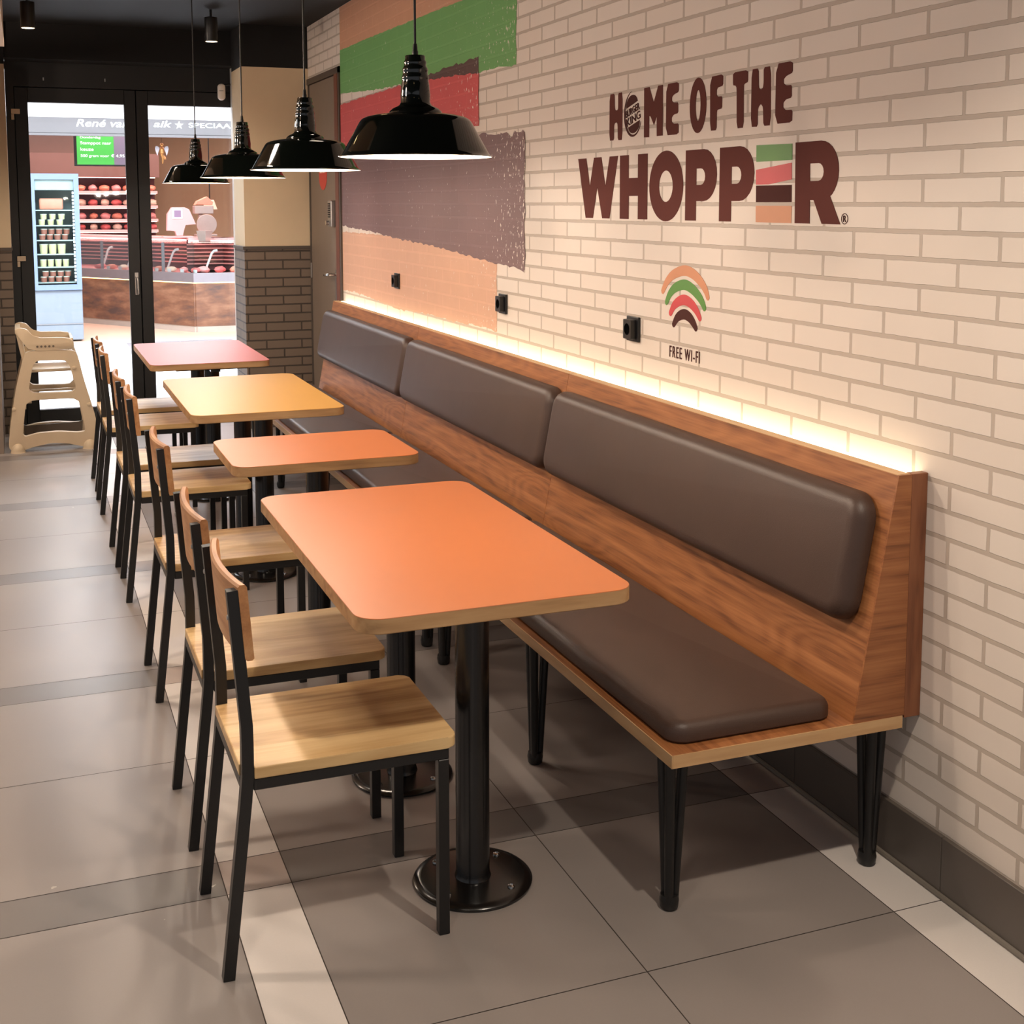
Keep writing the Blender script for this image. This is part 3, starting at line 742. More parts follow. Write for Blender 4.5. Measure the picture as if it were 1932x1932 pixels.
# ------------------------------------------------------------------ bench (three built-in units)
ZT, ZB = 0.966, 0.397           # top of back, top of seat board
def bench(y0, y1, ends, label):
    L = y1 - y0
    r = thing('wall_bench', label, 'bench', (0, y0, 0), 0, 'upholstered wall bench units')
    g_ = 0.001
    bm = new(); prism(bm, [(-0.080, ZT), (-0.045, ZT), (-0.045, ZB + .0005), (-0.186, ZB + .0005)], g_, L - g_, 'Y', 0, 0.0008); bp = link('back_panel', bm, 'bench_wood', r)
    bm = new(); box(bm, -0.0795, -0.0455, g_ + .002, L - g_ - .002, ZT, ZT + 0.0015); link('edge_strip', bm, 'edge_band', bp)
    if ends:
        bm = new(); prism(bm, [(-0.0805, ZT + .001), (-0.045, ZT + .001), (-0.045, ZB + .0005), (-0.1865, ZB + .0005)], -0.004, 0.0008, 'Y'); link('end_panel', bm, 'bench_end_wood', r)
        bm = new(); box(bm, -0.0445, -0.0005, -0.005, 0.018, ZB - 0.006, ZT + 0.002, 0.001, 1); link('end_post', bm, 'bench_post_wood', r)
    bm = new(); box(bm, -0.0445, -0.030, 0.02 if ends else g_, L - g_, ZB, 0.945); link('back_batten', bm, 'bench_post_wood', r)
    bm = new(); box(bm, -0.044, -0.014, 0.022 if ends else g_, L - g_, 0.9465, 0.9635); link('light_strip', bm, 'led', r)
    bm = new(); box(bm, -0.652, -0.050, g_ - (0.004 if ends else 0), L - g_, ZB - 0.028, ZB); sb = link('seat_board', bm, 'bench_wood', r)
    bm = new(); ya = -0.005 if ends else g_
    box(bm, -0.6545, -0.6522, ya, L - g_, ZB - 0.0285, ZB + .0004)
    link('edge_strip', bm, 'edge_band', sb)
    if ends:
        bm = new(); box(bm, -0.652, -0.050, -0.0055, -0.0032, ZB - 0.0285, ZB + .0004); link('edge_strip', bm, 'edge_band_x', sb)
    bm = new(); slab(bm, -0.632, -0.205, 0.035 if ends else 0.004, L - 0.004, 0, 0, 0.045, [(i_, ZB + 0.0005 + z_) for i_, z_ in pad_layers(0.047, 0.026)]); link('seat_cushion', bm, 'leather', r, True)
    # back cushion lies on the sloping panel
    bm = new(); slab(bm, 0.335 - 0.12, 0.335 + 0.185, 0.040 if ends else 0.005, L - 0.005, 0, 0, 0.062, pad_layers(0.058, 0.038))
    ang = math.atan2(ZT - ZB, 0.106)
    ux = Vector((math.cos(ang), 0, math.sin(ang))); nz_ = Vector((-math.sin(ang), 0, math.cos(ang)))
    for v in bm.verts:
        s_, y_, n_ = v.co; v.co = Vector((-0.186, 0, ZB)) + ux * s_ + nz_ * (n_ + 0.0006) + Vector((0, y_, 0))
    link('back_cushion', bm, 'leather', r, True)
    # hairpin legs: two per end of the unit
    for yy_ in ((0.076, 0.87, 1.702) if ends else (0.05, L * 0.5, L - 0.13)):
        for xx_ in (-0.612, -0.075):
            bm = new(); zt = ZB - 0.0295
            for ax_, ay_ in ((-0.016, -0.026), (0.030, -0.002), (-0.006, 0.030)):
                q = 0.40
                tube(bm, [(xx_ + ax_, yy_ + ay_, zt - 0.004), (xx_ + ax_ * q, yy_ + ay_ * q, 0.022)], 0.0125, 10, r_end=0.0105)
            lathe(bm, [(0, 0.0), (0.016, 0.0), (0.0205, 0.005), (0.0225, 0.022), (0.020, 0.034), (0, 0.036)], 18, xx_, yy_)
            box(bm, xx_ - 0.034, xx_ + 0.050, yy_ - 0.046, yy_ + 0.050, zt - 0.004, zt)
            link('leg', bm, 'black_metal', r, True)
    return r
YB = (-2.296, -0.452, 1.392, 3.236)
bench(YB[0], YB[1], True, 'nearest unit of the wall bench with walnut end panel and one long brown cushion')
bench(YB[1], YB[2], False, 'middle unit of the brown padded wall bench, behind the small orange table')
bench(YB[2], YB[3], False, 'far unit of the brown padded wall bench, next to the taupe side door')

# ------------------------------------------------------------------ tables
def table(y0, y1, lam, peds, label, group='rectangular pedestal tables'):
    yc = (y0 + y1) / 2; xc = -1.007
    r = thing('dining_table', label, 'table', (xc, yc, 0), 0, group)
    hx, hy = 0.311, (y1 - y0) / 2
    bm = new(); slab(bm, -hx, hx, -hy, hy, 0, 0, 0.055, [(0.002, 0.717), (0, 0.719), (0, 0.7488)], 8); tp = link('tabletop', bm, 'edge_wood', r, True)
    bm = new(); slab(bm, -hx, hx, -hy, hy, 0, 0, 0.055, [(0.0002, 0.7489), (0.0002, 0.7496), (0.0010, 0.7504)], 8); link('laminate_surface', bm, lam, tp, True)
    for py in peds:
        px, pyy = -0.987 - xc, py - yc
        bm = new(); lathe(bm, [(0, 0.695), (0.0395, 0.695), (0.0395, 0.026), (0.042, 0.018), (0.044, 0.0135)], 36, px, pyy)
        box(bm, px - 0.19, px + 0.19, pyy - 0.025, pyy + 0.025, 0.6955, 0.7165, 0.002, 1); box(bm, px - 0.025, px + 0.025, pyy - 0.15, pyy + 0.15, 0.700, 0.7165, 0.002, 1)
        cl = link('column', bm, 'pedestal_black', r, True)
        bm = new(); lathe(bm, [(0, 0.0), (0.132, 0.0), (0.139, 0.003), (0.140, 0.008), (0.135, 0.0125), (0.120, 0.0145), (0.044, 0.0155), (0, 0.0155)], 56, px, pyy)
        bs = link('base_plate', bm, 'pedestal_black', r, True)
        for k in range(4):
            a = math.radians(38 + 90 * k); bm = new()
            lathe(bm, [(0.0085, 0.0145), (0.0078, 0.0185), (0.004, 0.0205), (0.0022, 0.0175), (0, 0.0175)], 14, px + 0.105 * math.cos(a), pyy + 0.105 * math.sin(a))
            link('base_screw', bm, 'chrome', bs, True)
    return r
table(-2.215, -1.058, 'lam_orange', (-1.952, -1.364), 'large bright orange table nearest the camera')
table(-0.640, -0.128, 'lam_orange', (-0.34,), 'small narrow orange table between the large orange and yellow tables')
table(0.405, 1.535, 'lam_yellow', (0.70, 1.25), 'yellow topped table in front of the bench')
table(2.070, 3.165, 'lam_red', (2.23, 2.82), 'red topped table nearest the glass doors')

# ------------------------------------------------------------------ chairs
def make_chair(label):
    r = thing('dining_chair', label, 'chair', (0, 0, 0), 0, 'metal framed wooden chairs facing the bench')
    h = 0.012
    for s, yy_ in ((-1, -0.1755), (1, 0.1755)):
        bm = new(); pts = [(-0.232, yy_, 0.0), (-0.189, yy_, 0.375), (-0.184, yy_, 0.43), (-0.1835, yy_, 0.50), (-0.184, yy_, 0.535), (-0.187, yy_, 0.57), (-0.206, yy_, 0.818)]
        tube(bm, pts, h, square=True, upv=(0, 1, 0)); link('rear_leg', bm, 'black_metal', r)
        bm = new(); box(bm, 0.220, 0.244, yy_ - h, yy_ + h, 0, 0.3975, 0.0015, 1); link('front_leg', bm, 'black_metal', r)
    bm = new()
    for yy_ in (-0.1755, 0.1755): box(bm, -0.1735, 0.244, yy_ - h, yy_ + h, 0.398, 0.4225, 0.0015, 1)
    for xx_ in (-0.186, 0.232): box(bm, xx_ - h, xx_ + h, -0.1633, 0.1633, 0.398, 0.4225, 0.0015, 1)
    link('seat_frame', bm, 'black_metal', r)
    # seat with rounded front corners and notches around the rear posts
    pts = [(-0.199, -0.163), (-0.1715, -0.163), (-0.1715, -0.191)]
    for k in range(7): a = -PI / 2 + PI / 2 * k / 6; pts.append((0.262 - 0.022 + 0.022 * math.cos(a), -0.191 + 0.022 + 0.022 * math.sin(a)))
    for k in range(7): a = PI / 2 * k / 6; pts.append((0.262 - 0.022 + 0.022 * math.cos(a), 0.191 - 0.022 + 0.022 * math.sin(a)))
    pts += [(-0.1715, 0.191), (-0.1715, 0.163), (-0.199, 0.163)]
    bm = new(); prism(bm, pts, 0.423, 0.448, 'Z', 0, 0.003); link('seat', bm, 'seat_wood', r)
    # curved backrest in front of the posts
    bm = new(); n = 14; fr = []; bk = []
    def bx(y): return -0.1755 - 0.020 * (1 - (y / 0.190) ** 2)
    rows = []
    for k in range(n + 1):
        y = -0.190 + 0.380 * k / n; x = bx(y); rows.append((x, y))
    def sec(x, y):
        t_ = 0.0090; lean = 0.0115
        return [(x - t_, y, 0.672 + .004), (x - t_ + 0.004, y, 0.672), (x + t_ - .004, y, 0.672), (x + t_, y, 0.676), (x + t_ - lean, y, 0.824), (x + t_ - lean - .004, y, 0.829), (x - t_ - lean + .004, y, 0.829), (x - t_ - lean, y, 0.824)]
    rings = [[bm.verts.new(p) for p in sec(x, y)] for x, y in rows]
    for A, B_ in zip(rings, rings[1:]):
        for i in range(8): bm.faces.new((A[i], A[(i + 1) % 8], B_[(i + 1) % 8], B_[i]))
    bm.faces.new(rings[0][::-1]); bm.faces.new(rings[-1]); link('backrest', bm, 'back_wood', r, True)
    for yy_ in (-0.17, 0.17):
        bm = new(); lathe(bm, [(0, 0), (0.006, 0), (0.005, 0.003), (0, 0.004)], 10)
        for v in bm.verts: a, b, c = v.co; v.co = Vector((-0.2135 - c, yy_ + a * .8, 0.76 + b))
        link('bolt', bm, 'steel', r, True)
    return r
CX = -1.350
ch = make_chair('nearest wooden chair with black frame at the near end of the large orange table')
ch.location = (CX, -2.140 + 0.1875, 0)
CH = [(-1.580, 'second wooden chair, at the far end of the large orange table'),
      (-0.595, 'single wooden chair at the small narrow orange table'),
      (0.485, 'wooden chair at the near end of the yellow table'),
      (1.020, 'wooden chair at the far end of the yellow table'),
      (2.020, 'wooden chair at the near end of the red table'),
      (2.585, 'farthest wooden chair, at the far end of the red table near the glass doors')]
for i, (yn, lb) in enumerate(CH):
    dup(ch, (CX + (0.004 if i % 2 else 0.0) + (0.012 if i in (1, 2) else 0.0), yn + 0.1875, 0), math.radians((0.0, 0.6, -0.5, 0.4, 0, 0.5)[i]), lb)

# ------------------------------------------------------------------ pendant lamps
def make_lamp(x, y, label):
    zr = 1.694
    r = thing('pendant_lamp', label, 'lamp', (x, y, zr), 0, 'black enamel pendant lamps over the tables')
    R = 0.186
    out = [(R, 0.0), (R + 0.001, 0.002), (R - 0.002, 0.004), (0.180, 0.006), (0.176, 0.012), (0.1365, 0.083), (0.131, 0.090), (0.122, 0.095), (0.10, 0.1005), (0.064, 0.1055)]
    inn = [(0.062, 0.1035), (0.098, 0.0985), (0.119, 0.093), (0.128, 0.088), (0.1335, 0.081), (0.173, 0.0115), (0.178, 0.004), (R - 0.002, 0.0005)]
    bm = new(); lathe(bm, out + [(0.0625, 0.1045)] + [(0.0985, 0.0995), (0.1200, 0.0940), (0.1293, 0.0890), (0.1350, 0.0820), (0.1745, 0.0118), (0.1785, 0.0050), (R - 0.0015, 0.0008)], 72, close=True)
    sh = link('lamp_shade', bm, 'black_gloss', r, True)
    bm = new(); lathe(bm, [(0.0, 0.1005)] + inn + [(R - 0.0012, 0.0002)], 72); link('white_reflector', bm, 'enamel', sh, True)
    bm = new(); lathe(bm, [(0.0645, 0.1050), (0.063, 0.110), (0.056, 0.1165), (0.046, 0.121), (0.0395, 0.1245), (0.0375, 0.128), (0.0355, 0.131), (0.036, 0.150), (0.0335, 0.176), (0.0318, 0.184), (0.0325, 0.188), (0.0328, 0.192), (0.0305, 0.197), (0.0298, 0.203), (0.0308, 0.207), (0.0305, 0.212), (0.0278, 0.216), (0.0262, 0.220), (0.0272, 0.225), (0.0270, 0.229), (0.0245, 0.232), (0.0245, 0.2405), (0.023, 0.243), (0, 0.2435)], 48)
    link('lamp_neck', bm, 'black_gloss', r, True)
    bm = new(); lathe(bm, [(0.007, 0.2436), (0.0075, 0.252), (0.006, 0.256), (0.0058, 0.262), (0.0045, 0.271), (0, 0.272)], 16); link('cable_grip', bm, 'plastic_black', r, True)
    bm = new(); tube(bm, [(0, 0, 0.2715), (0, 0, CEIL - zr - 0.021)], 0.0031, 8); link('cable', bm, 'plastic_black', r, True)
    bm = new(); lathe(bm, [(0, CEIL - zr - 0.021), (0.04, CEIL - zr - 0.02), (0.045, CEIL - zr - 0.001), (0, CEIL - zr - 0.0005)], 24); link('ceiling_rose', bm, 'plastic_black', r, True)
    bm = new(); lathe(bm, [(0.013, 0.0995), (0.013, 0.088), (0, 0.088)], 16); link('bulb_socket', bm, 'plastic_black', r, True)
    bm = new(); lathe(bm, [(0, 0.0300)] + [(0.0275 * math.sin(PI * k / 12), 0.0575 - 0.0275 * math.cos(PI * k / 12)) for k in range(1, 11)] + [(0.0118, 0.0875)], 20); link('light_bulb', bm, 'bulb', r, True)
    return r
LL = ['nearest and largest looking black pendant lamp, over the large orange table', 'second black pendant lamp, over the small orange table', 'third black pendant lamp, over the yellow table', 'farthest black pendant lamp, over the red table']
lp = make_lamp(PEND[0][0], PEND[0][1], LL[0])
for i in (1, 2, 3): dup(lp, (PEND[i][0], PEND[i][1], 1.694), label=LL[i])
# the bulb would block its own point light: lights sit just under the bulb's skin, so lower them a little
for o in bpy.data.objects:
    if o.type == 'LIGHT' and o.name.startswith('pendant_light'): o.location.z = 1.694 + 0.0

# ------------------------------------------------------------------ ceiling spotlights
def make_spot(x, y, z, label):
    r = thing('ceiling_spotlight', label, 'spotlight', (x, y, z), 0, 'black cylinder ceiling spotlights')
    bm = new(); lathe(bm, [(0.036, 0.001), (0.040, 0.0), (0.041, 0.002), (0.041, 0.15), (0.036, 0.152), (0, 0.152)], 28); link('spot_housing', bm, 'plastic_black', r, True)
    bm = new(); lathe(bm, [(0, 0.004), (0.030, 0.003), (0.0355, 0.0015)], 24); link('spot_lens', bm, 'spot_lens', r, True)
    bm = new(); tube(bm, [(0, 0, 0.1525), (0, 0, CEIL - z - 0.0005)], 0.008, 8); link('mount_rod', bm, 'plastic_black', r, True)
    return r
SL = ['black cylinder ceiling spotlight over the near right corner', 'black cylinder ceiling spotlight between the second and third pendant lamps', 'lit black cylinder ceiling spotlight above the farthest pendant lamp', 'black cylinder ceiling spotlight at the upper left before the glass doors', 'black cylinder ceiling spotlight over the left aisle', 'black cylinder ceiling spotlight over the camera side of the aisle', 'black cylinder ceiling spotlight over the room left of the aisle', 'black cylinder ceiling spotlight far left of the aisle']
sp = make_spot(*SPOTS[0][:3], SL[0])
for s, l in list(zip(SPOTS, SL))[1:]: dup(sp, s[:3], label=l)

gl = thing('added_globe', 'added unseen globe, fill light left of the aisle near the camera', 'lamp', (-3.4, -1.4, 2.30), 0, 'added fill light globes')  # globes added out of view to brighten the upper wall
bm = new(); lathe(bm, [(0, -0.14)] + [(0.14 * math.sin(PI * k / 16), -0.14 * math.cos(PI * k / 16)) for k in range(1, 16)] + [(0, 0.14)], 32); link('fill_light_globe', bm, 'globe', gl, True)
bm = new(); tube(bm, [(0, 0, 0.1405), (0, 0, 0.4995)], 0.01, 8); link('hanging_rod', bm, 'plastic_black', gl, True)
dup(gl, (-3.4, 0.9, 2.30), label='added unseen globe, fill light left of the aisle in its middle')
dup(gl, (-3.4, 3.2, 2.30), label='added unseen globe, fill light left of the aisle near the entrance')
# ------------------------------------------------------------------ motion sensor
ms = thing('motion_sensor', 'small white motion sensor beside the plastered pier above the glass doors', 'sensor', (-0.532, 4.70, 2.375))
bm = new(); slab(bm, -0.026, 0.026, -0.058, 0.058, 0, 0, 0.024, [(0.004, 0), (0, 0.006), (0, 0.03), (0.006, 0.038), (0.014, 0.042)])
for v in bm.verts: a, b, c = v.co; v.co = Vector((a, -c, b))
link('sensor_body', bm, 'sensor_white', ms, True)
bm = new(); box(bm, -0.018, 0.012, -0.0435, -0.0405, 0.006, 0.009); link('sensor_slot', bm, 'plastic_black', ms)
bm = new(); tube(bm, [(0.0, 0.0, 0.03), (0.02, 0.02, 0.05), (0.069, 0.02, 0.06)], 0.008, 8); link('bracket', bm, 'plastic_black', ms, True)

# ------------------------------------------------------------------ high chair
def chaikin(P, it=2, k=0.25):
    for _ in range(it):
        Q = []
        for i in range(len(P)):
            a, b = P[i], P[(i + 1) % len(P)]
            Q += [(a[0] * (1 - k) + b[0] * k, a[1] * (1 - k) + b[1] * k), (a[0] * k + b[0] * (1 - k), a[1] * k + b[1] * (1 - k))]
        P = Q
    return P
hc = thing('high_chair', 'beige plastic high chair standing left before the glass doors', 'high chair', (-1.77, 4.13, 0))
HX, HY = -1.77, 4.13
fo = [(-2.042, 0.034), (-2.025, 0.177), (-1.987, 0.397), (-1.935, 0.60), (-1.915, 0.652), (-1.62, 0.647), (-1.600, 0.60), (-1.570, 0.45), (-1.530, 0.30), (-1.502, 0.18), (-1.500, 0.03), (-1.540, 0.010), (-1.600, 0.016), (-1.68, 0.040), (-1.78, 0.050), (-1.88, 0.034), (-1.96, 0.010), (-2.01, 0.008)]
h1 = [(-1.872, 0.586), (-1.665, 0.583), (-1.612, 0.372), (-1.912, 0.378)]
h2 = [(-1.925, 0.333), (-1.605, 0.333), (-1.571, 0.112), (-1.62, 0.108), (-1.74, 0.122), (-1.86, 0.118), (-1.94, 0.100), (-1.953, 0.122)]
def side(yc):
    bm = new(); f = lambda L: [(p[0] - HX, p[1]) for p in L]
    plate_with_hole(bm, chaikin(f(fo), 2, 0.2), [chaikin(f(h1), 2, 0.12)[::-1], chaikin(f(h2), 2, 0.12)[::-1]], yc - 0.022 - HY, yc + 0.022 - HY, 'Y')
    for e in [e for e in bm.edges if len(e.link_faces) == 2 and abs(e.verts[0].co.y - e.verts[1].co.y) < 1e-6 and e.calc_face_angle(0) > 1.0]: e.tag = True
    es = [e for e in bm.edges if e.tag]
    bmesh.ops.bevel(bm, geom=es, offset=0.009, segments=3, affect='EDGES', profile=0.5, clamp_overlap=True)
    o = link('side_frame', bm, 'hc_plastic', hc, True)
    for x in (-1.985, -1.548):
        bm = new(); s_ = -1 if yc < HY else 1
        lathe(bm, [(0, 0.062)] + [(0.044 * math.sin(a), 0.004 + 0.056 * math.cos(a)) for a in [PI / 2 * k / 8 for k in range(1, 9)]] + [(0.047, 0.0), (0, 0)], 24, x - HX, yc + s_ * 0.012 - HY); link('foot', bm, 'hc_plastic', o, True)
    for x, z in ((-2.000, 0.28), (-1.628, 0.53), (-1.545, 0.288)):
        bm = new(); lathe(bm, [(0.013, 0), (0.012, 0.006), (0.004, 0.009), (0, 0.009)], 16)
        for v in bm.verts: a, b, c = v.co; v.co = Vector((x + a - HX, (yc - 0.0222 - c if yc < HY else yc + 0.0222 + c) - HY, z + b))
        link('screw_cap', bm, 'hc_plastic', o, True)
side(3.93); side(4.33)
bm = new()  # seat shell with high back, between the side frames
prof = [(-1.975, 0.79), (-1.945, 0.80), (-1.905, 0.79), (-1.885, 0.765), (-1.862, 0.732), (-1.652, 0.728), (-1.625, 0.70), (-1.622, 0.665), (-1.635, 0.652), (-1.90, 0.650), (-1.925, 0.70), (-1.975, 0.76)]
for ya, yb in ((3.905, 3.938), (4.322, 4.355)):
    bm = new(); prism(bm, chaikin([(p[0] - HX, p[1]) for p in prof], 1, 0.2), ya - HY, yb - HY, 'Y', 0, 0.006)
    link('arm_rest', bm, 'hc_plastic', hc, True)
bm = new(); box(bm, -1.91 - HX, -1.64 - HX, 3.953 - HY, 4.307 - HY, 0.505, 0.525, 0.008, 3); prism(bm, [(-1.93 - HX, 0.53), (-1.905 - HX, 0.525), (-1.945 - HX, 0.79), (-1.975 - HX, 0.785)], 3.94 - HY, 4.32 - HY, 'Y', 0, 0.008)
link('seat_shell', bm, 'hc_plastic', hc, True)
for k in range(2):
    bm = new(); box(bm, -1.645 - HX + 0.0 * k, -1.625 - HX, 3.953 - HY, 4.307 - HY, 0.69 - 0.10 * k, 0.72 - 0.10 * k, 0.006, 2)
    link('front_bar', bm, 'hc_plastic', hc, True)
bm = new(); box(bm, -1.94 - HX, -1.60 - HX, 4.27 - HY, 4.30 - HY, 0.335, 0.352, 0.004, 2); link('cross_rail', bm, 'hc_plastic', hc, True)
bm = new()
for k in range(5): lathe(bm, [(0, 0), (0.007, 0), (0.007, 0.003), (0, 0.003)], 10)
vs = list(bm.verts); per = len(vs) // 5
for i, v in enumerate(vs):
    a, b, c = v.co; v.co = Vector((-1.845 + 0.024 * (i // per) * 1.0 + a - HX, 3.9045 - c - HY, 0.676 + b))
link('adjustment_notch', bm, 'hc_dark', hc, True)['kind'] = 'stuff'
bm = new(); prism(bm, [(-1.945 - HX, 0.13), (-1.92 - HX, 0.118), (-1.75 - HX, 0.128), (-1.60 - HX, 0.125), (-1.575 - HX, 0.14), (-1.58 - HX, 0.06), (-1.64 - HX, 0.05), (-1.76 - HX, 0.066), (-1.90 - HX, 0.050), (-1.945 - HX, 0.062)], 4.20 - HY, 4.215 - HY, 'Y', 0, 0.003)
link('foot_plate', bm, 'hc_dark', hc)

# ------------------------------------------------------------------ shopping passage outside
bm = new(); box(bm, -6.5, 5.0, 4.981, 17.0, -0.05, -0.012, mi=0)
for i in range(-10, 8):
    for j in range(0, 10):
        x = -1.43 + 0.60 * i; y = 5.0 + 0.60 * j
        mi = 1 if (i, j) in ((-1, 2), (-2, 2), (0, 7), (1, 8), (2, 8), (-3, 5), (4, 3), (-1, 8)) else 0
        f = bm.faces.new([bm.verts.new(p) for p in ((x + .002, y + .002, -0.010), (x + .598, y + .002, -0.010), (x + .598, y + .598, -0.010), (x + .002, y + .598, -0.010))]); f.material_index = mi
f = bm.faces.new([bm.verts.new(p) for p in ((-6.4, 10.99, -0.009), (4.9, 10.3, -0.009), (4.9, 16.9, -0.009), (-6.4, 16.9, -0.009))]); f.material_index = 2
struct('floor_passage', bm, ['mall_tile', 'mall_tile_grey', 'mall_peach'])
bm = new(); box(bm, -6.5, 5.0, 4.995, 11.2, 3.4, 3.5); struct('ceiling_passage', bm, 'mall_white')
bm = new(); box(bm, -6.5, 5.0, 11.0, 11.06, 2.88, 3.399); box(bm, -6.5, 5.0, 11.12, 11.2, 2.58, 2.88); struct('wall_passage_upper', bm, 'mall_white')
bm = new(); box(bm, -6.5, 5.0, 16.0, 16.1, 0, 3.0); struct('wall_butcher_back', bm, 'tan_wall')
bm = new(); box(bm, -6.4, -0.28, 15.2, 15.26, 0, 2.95); struct('wall_butcher_left', bm, 'rose_wall')
bm = new(); box(bm, -6.5, 5.0, 11.21, 16.0, 2.95, 3.0); struct('ceiling_butcher', bm, 'mall_white')
# fascia sign
sg = thing('shop_fascia_sign', 'long pale grey fascia with white lettering over the butcher shop', 'sign', (0, 11.2, 2.4))
bm = new(); box(bm, -5.0, 4.0, -0.06, -0.0, 0.0, 0.195, 0.004, 1); box(bm, -5.0, 4.0, -0.075, 0.0, -0.03, -0.002, 0.002, 1); link('fascia_board', bm, 'sign_grey', sg)
for txt, x0, x1, z0, z1, sh in (('René van', -1.254, -0.66, 2.478, 2.565, 0.25), ('aik', -0.375, -0.165, 2.488, 2.567, 0.25), ('SPECIAAL', 0.035, 0.60, 2.490, 2.548, 0.0)):
    bm = facing(fit_text(txt, x0, x1, z0 - 2.4, z1 - 2.4, 0.010, sh), -0.062); link('sign_lettering', bm, 'sign_letter', sg)
bm = new(); P5 = []
for k in range(10):
    a = PI / 2 + PI * k / 5; rr = 0.052 if k % 2 == 0 else 0.021; P5.append((-0.078 + rr * math.cos(a), 0.118 + rr * math.sin(a)))
plate_with_hole(bm, P5, [], -0.064, -0.061, 'Y'); link('sign_star', bm, 'sign_letter', sg)
# upright refrigerator
FX0, FX1, FY = -1.80, -1.27, 10.70
fr = thing('display_refrigerator', 'tall pale blue glass door refrigerator in the passage', 'refrigerator', ((FX0 + FX1) / 2, FY, -0.010))
cxf = (FX0 + FX1) / 2; a, b = FX0 - cxf, FX1 - cxf
bm = new(); box(bm, a, b, 0.04, 0.60, 0.02, 0.60, 0.006, 1)
box(bm, a, a + 0.03, 0.04, 0.6, 0.601, 1.93); box(bm, b - 0.03, b, 0.04, 0.6, 0.601, 1.93); box(bm, a + .03, b - .03, 0.57, 0.6, 0.601, 1.93); box(bm, a + .03, b - .03, 0.04, 0.57, 1.89, 1.93); box(bm, a + .03, b - .03, 0.04, 0.57, 0.601, 0.63)
link('cabinet', bm, 'fridge_white', fr)
bm = new(); plate_with_hole(bm, [(a, 0.604), (b, 0.604), (b, 1.93), (a, 1.93)], [[(a + 0.055, 0.665), (a + 0.055, 1.865), (b - 0.055, 1.865), (b - 0.055, 0.665)]], 0.0, 0.038, 'Y'); fd = link('glass_door', bm, 'fridge_blue', fr)
bm = new(); box(bm, a + 0.055, b - 0.055, 0.014, 0.02, 0.665, 1.865); link('pane', bm, 'glass_cabinet', fd)
bm = new(); box(bm, a + .031, b - .031, 0.555, 0.569, 0.631, 1.889); link('back_lining', bm, 'fridge_in', fr)
bm = new()
for k in range(26): box(bm, b - 0.075, b - 0.058, 0.045, 0.055, 0.70 + k * 0.04, 0.725 + k * 0.04)
link('light_column', bm, 'fridge_led', fr)
shz = [0.69, 0.868, 1.015, 1.175, 1.345, 1.52, 1.70]
for z in shz[:-1]:
    bm = new(); box(bm, a + 0.032, b - 0.032, 0.09, 0.553, z - 0.012, z); link('shelf', bm, 'fridge_in', fr)
bm = new(); box(bm, a + 0.032, b - 0.032, 0.05, 0.553, 1.745, 1.885); link('light_box', bm, 'fridge_in', fr)
bm = new(); box(bm, a + 0.001, b - 0.001, 0.028, 0.0395, 0.205, 0.215); link('panel_seam', bm, 'sign_grey', fr)
def tub(x, y, z, mat, label, h=0.06, r_=0.038, grp='food tubs in the refrigerator'):
    t = thing('food_tub', label, 'tub', (x, y, z), 0, grp)
    bm = new(); lathe(bm, [(0, 0), (r_ * 0.86, 0), (r_, h)], 18); link('tub_body', bm, mat, t, True)
    bm = new(); lathe(bm, [(r_ * 1.04, h + 0.0003), (r_ * 1.05, h + 0.008), (0, h + 0.009)], 18); link('lid', bm, 'tub_lid', t, True); return t
rows = [('bottom', 0.69, 'tub_brown', 5, 2, 'reddish brown'), ('second', 0.868, 'tub_yellow', 5, 1, 'pale yellow'), ('third', 1.015, 'tub_yellow', 4, 1, 'large olive yellow'), ('fourth', 1.175, 'tub_brown', 5, 2, 'brown'), ('fifth', 1.345, 'tub_yellow', 4, 2, 'pale yellow')]
posn = ['leftmost', 'second from left', 'middle', 'second from right', 'rightmost']
for nm, z, m, n, st_, colr in rows:
    src = {}
    for s in range(st_):
        for k in range(n if s == 0 else n - 1):
            rr = 0.045 if nm == 'third' else 0.036; hh = 0.105 if nm == 'third' else (0.055 if st_ == 2 else 0.075)
            x = FX0 + 0.085 + rr + k * (0.082 if n == 5 else 0.098) + (0.02 if s else 0)
            if x + rr > FX1 - 0.08: continue
            yv = FY + 0.16 + (0.02 if k % 2 else 0)
            pl = (posn if n == 5 else ['leftmost', 'second from left', 'third from left', 'rightmost'])[k]
            lb = '%s tub on the %s refrigerator shelf from below, %s%s' % (colr, nm if nm != 'bottom' else 'lowest', pl, ', upper layer' if s else '')
            zz = z - 0.010 + s * (hh + 0.0095)
            if 'o' not in src: src['o'] = tub(x, yv, zz, m, lb, hh, rr)
            else: dup(src['o'], (x, yv, zz), label=lb)
bm = new(); box(bm, -0.13, 0.13, -0.10, 0.10, 0, 0.13, 0.02, 3); mp = link('meat_package', bm, 'meat_ham', None, True); mp.location = (FX0 + 0.23, FY + 0.26, 1.511); tag(mp, 'large brown vacuum pack on the top shelf of the refrigerator', 'food package')

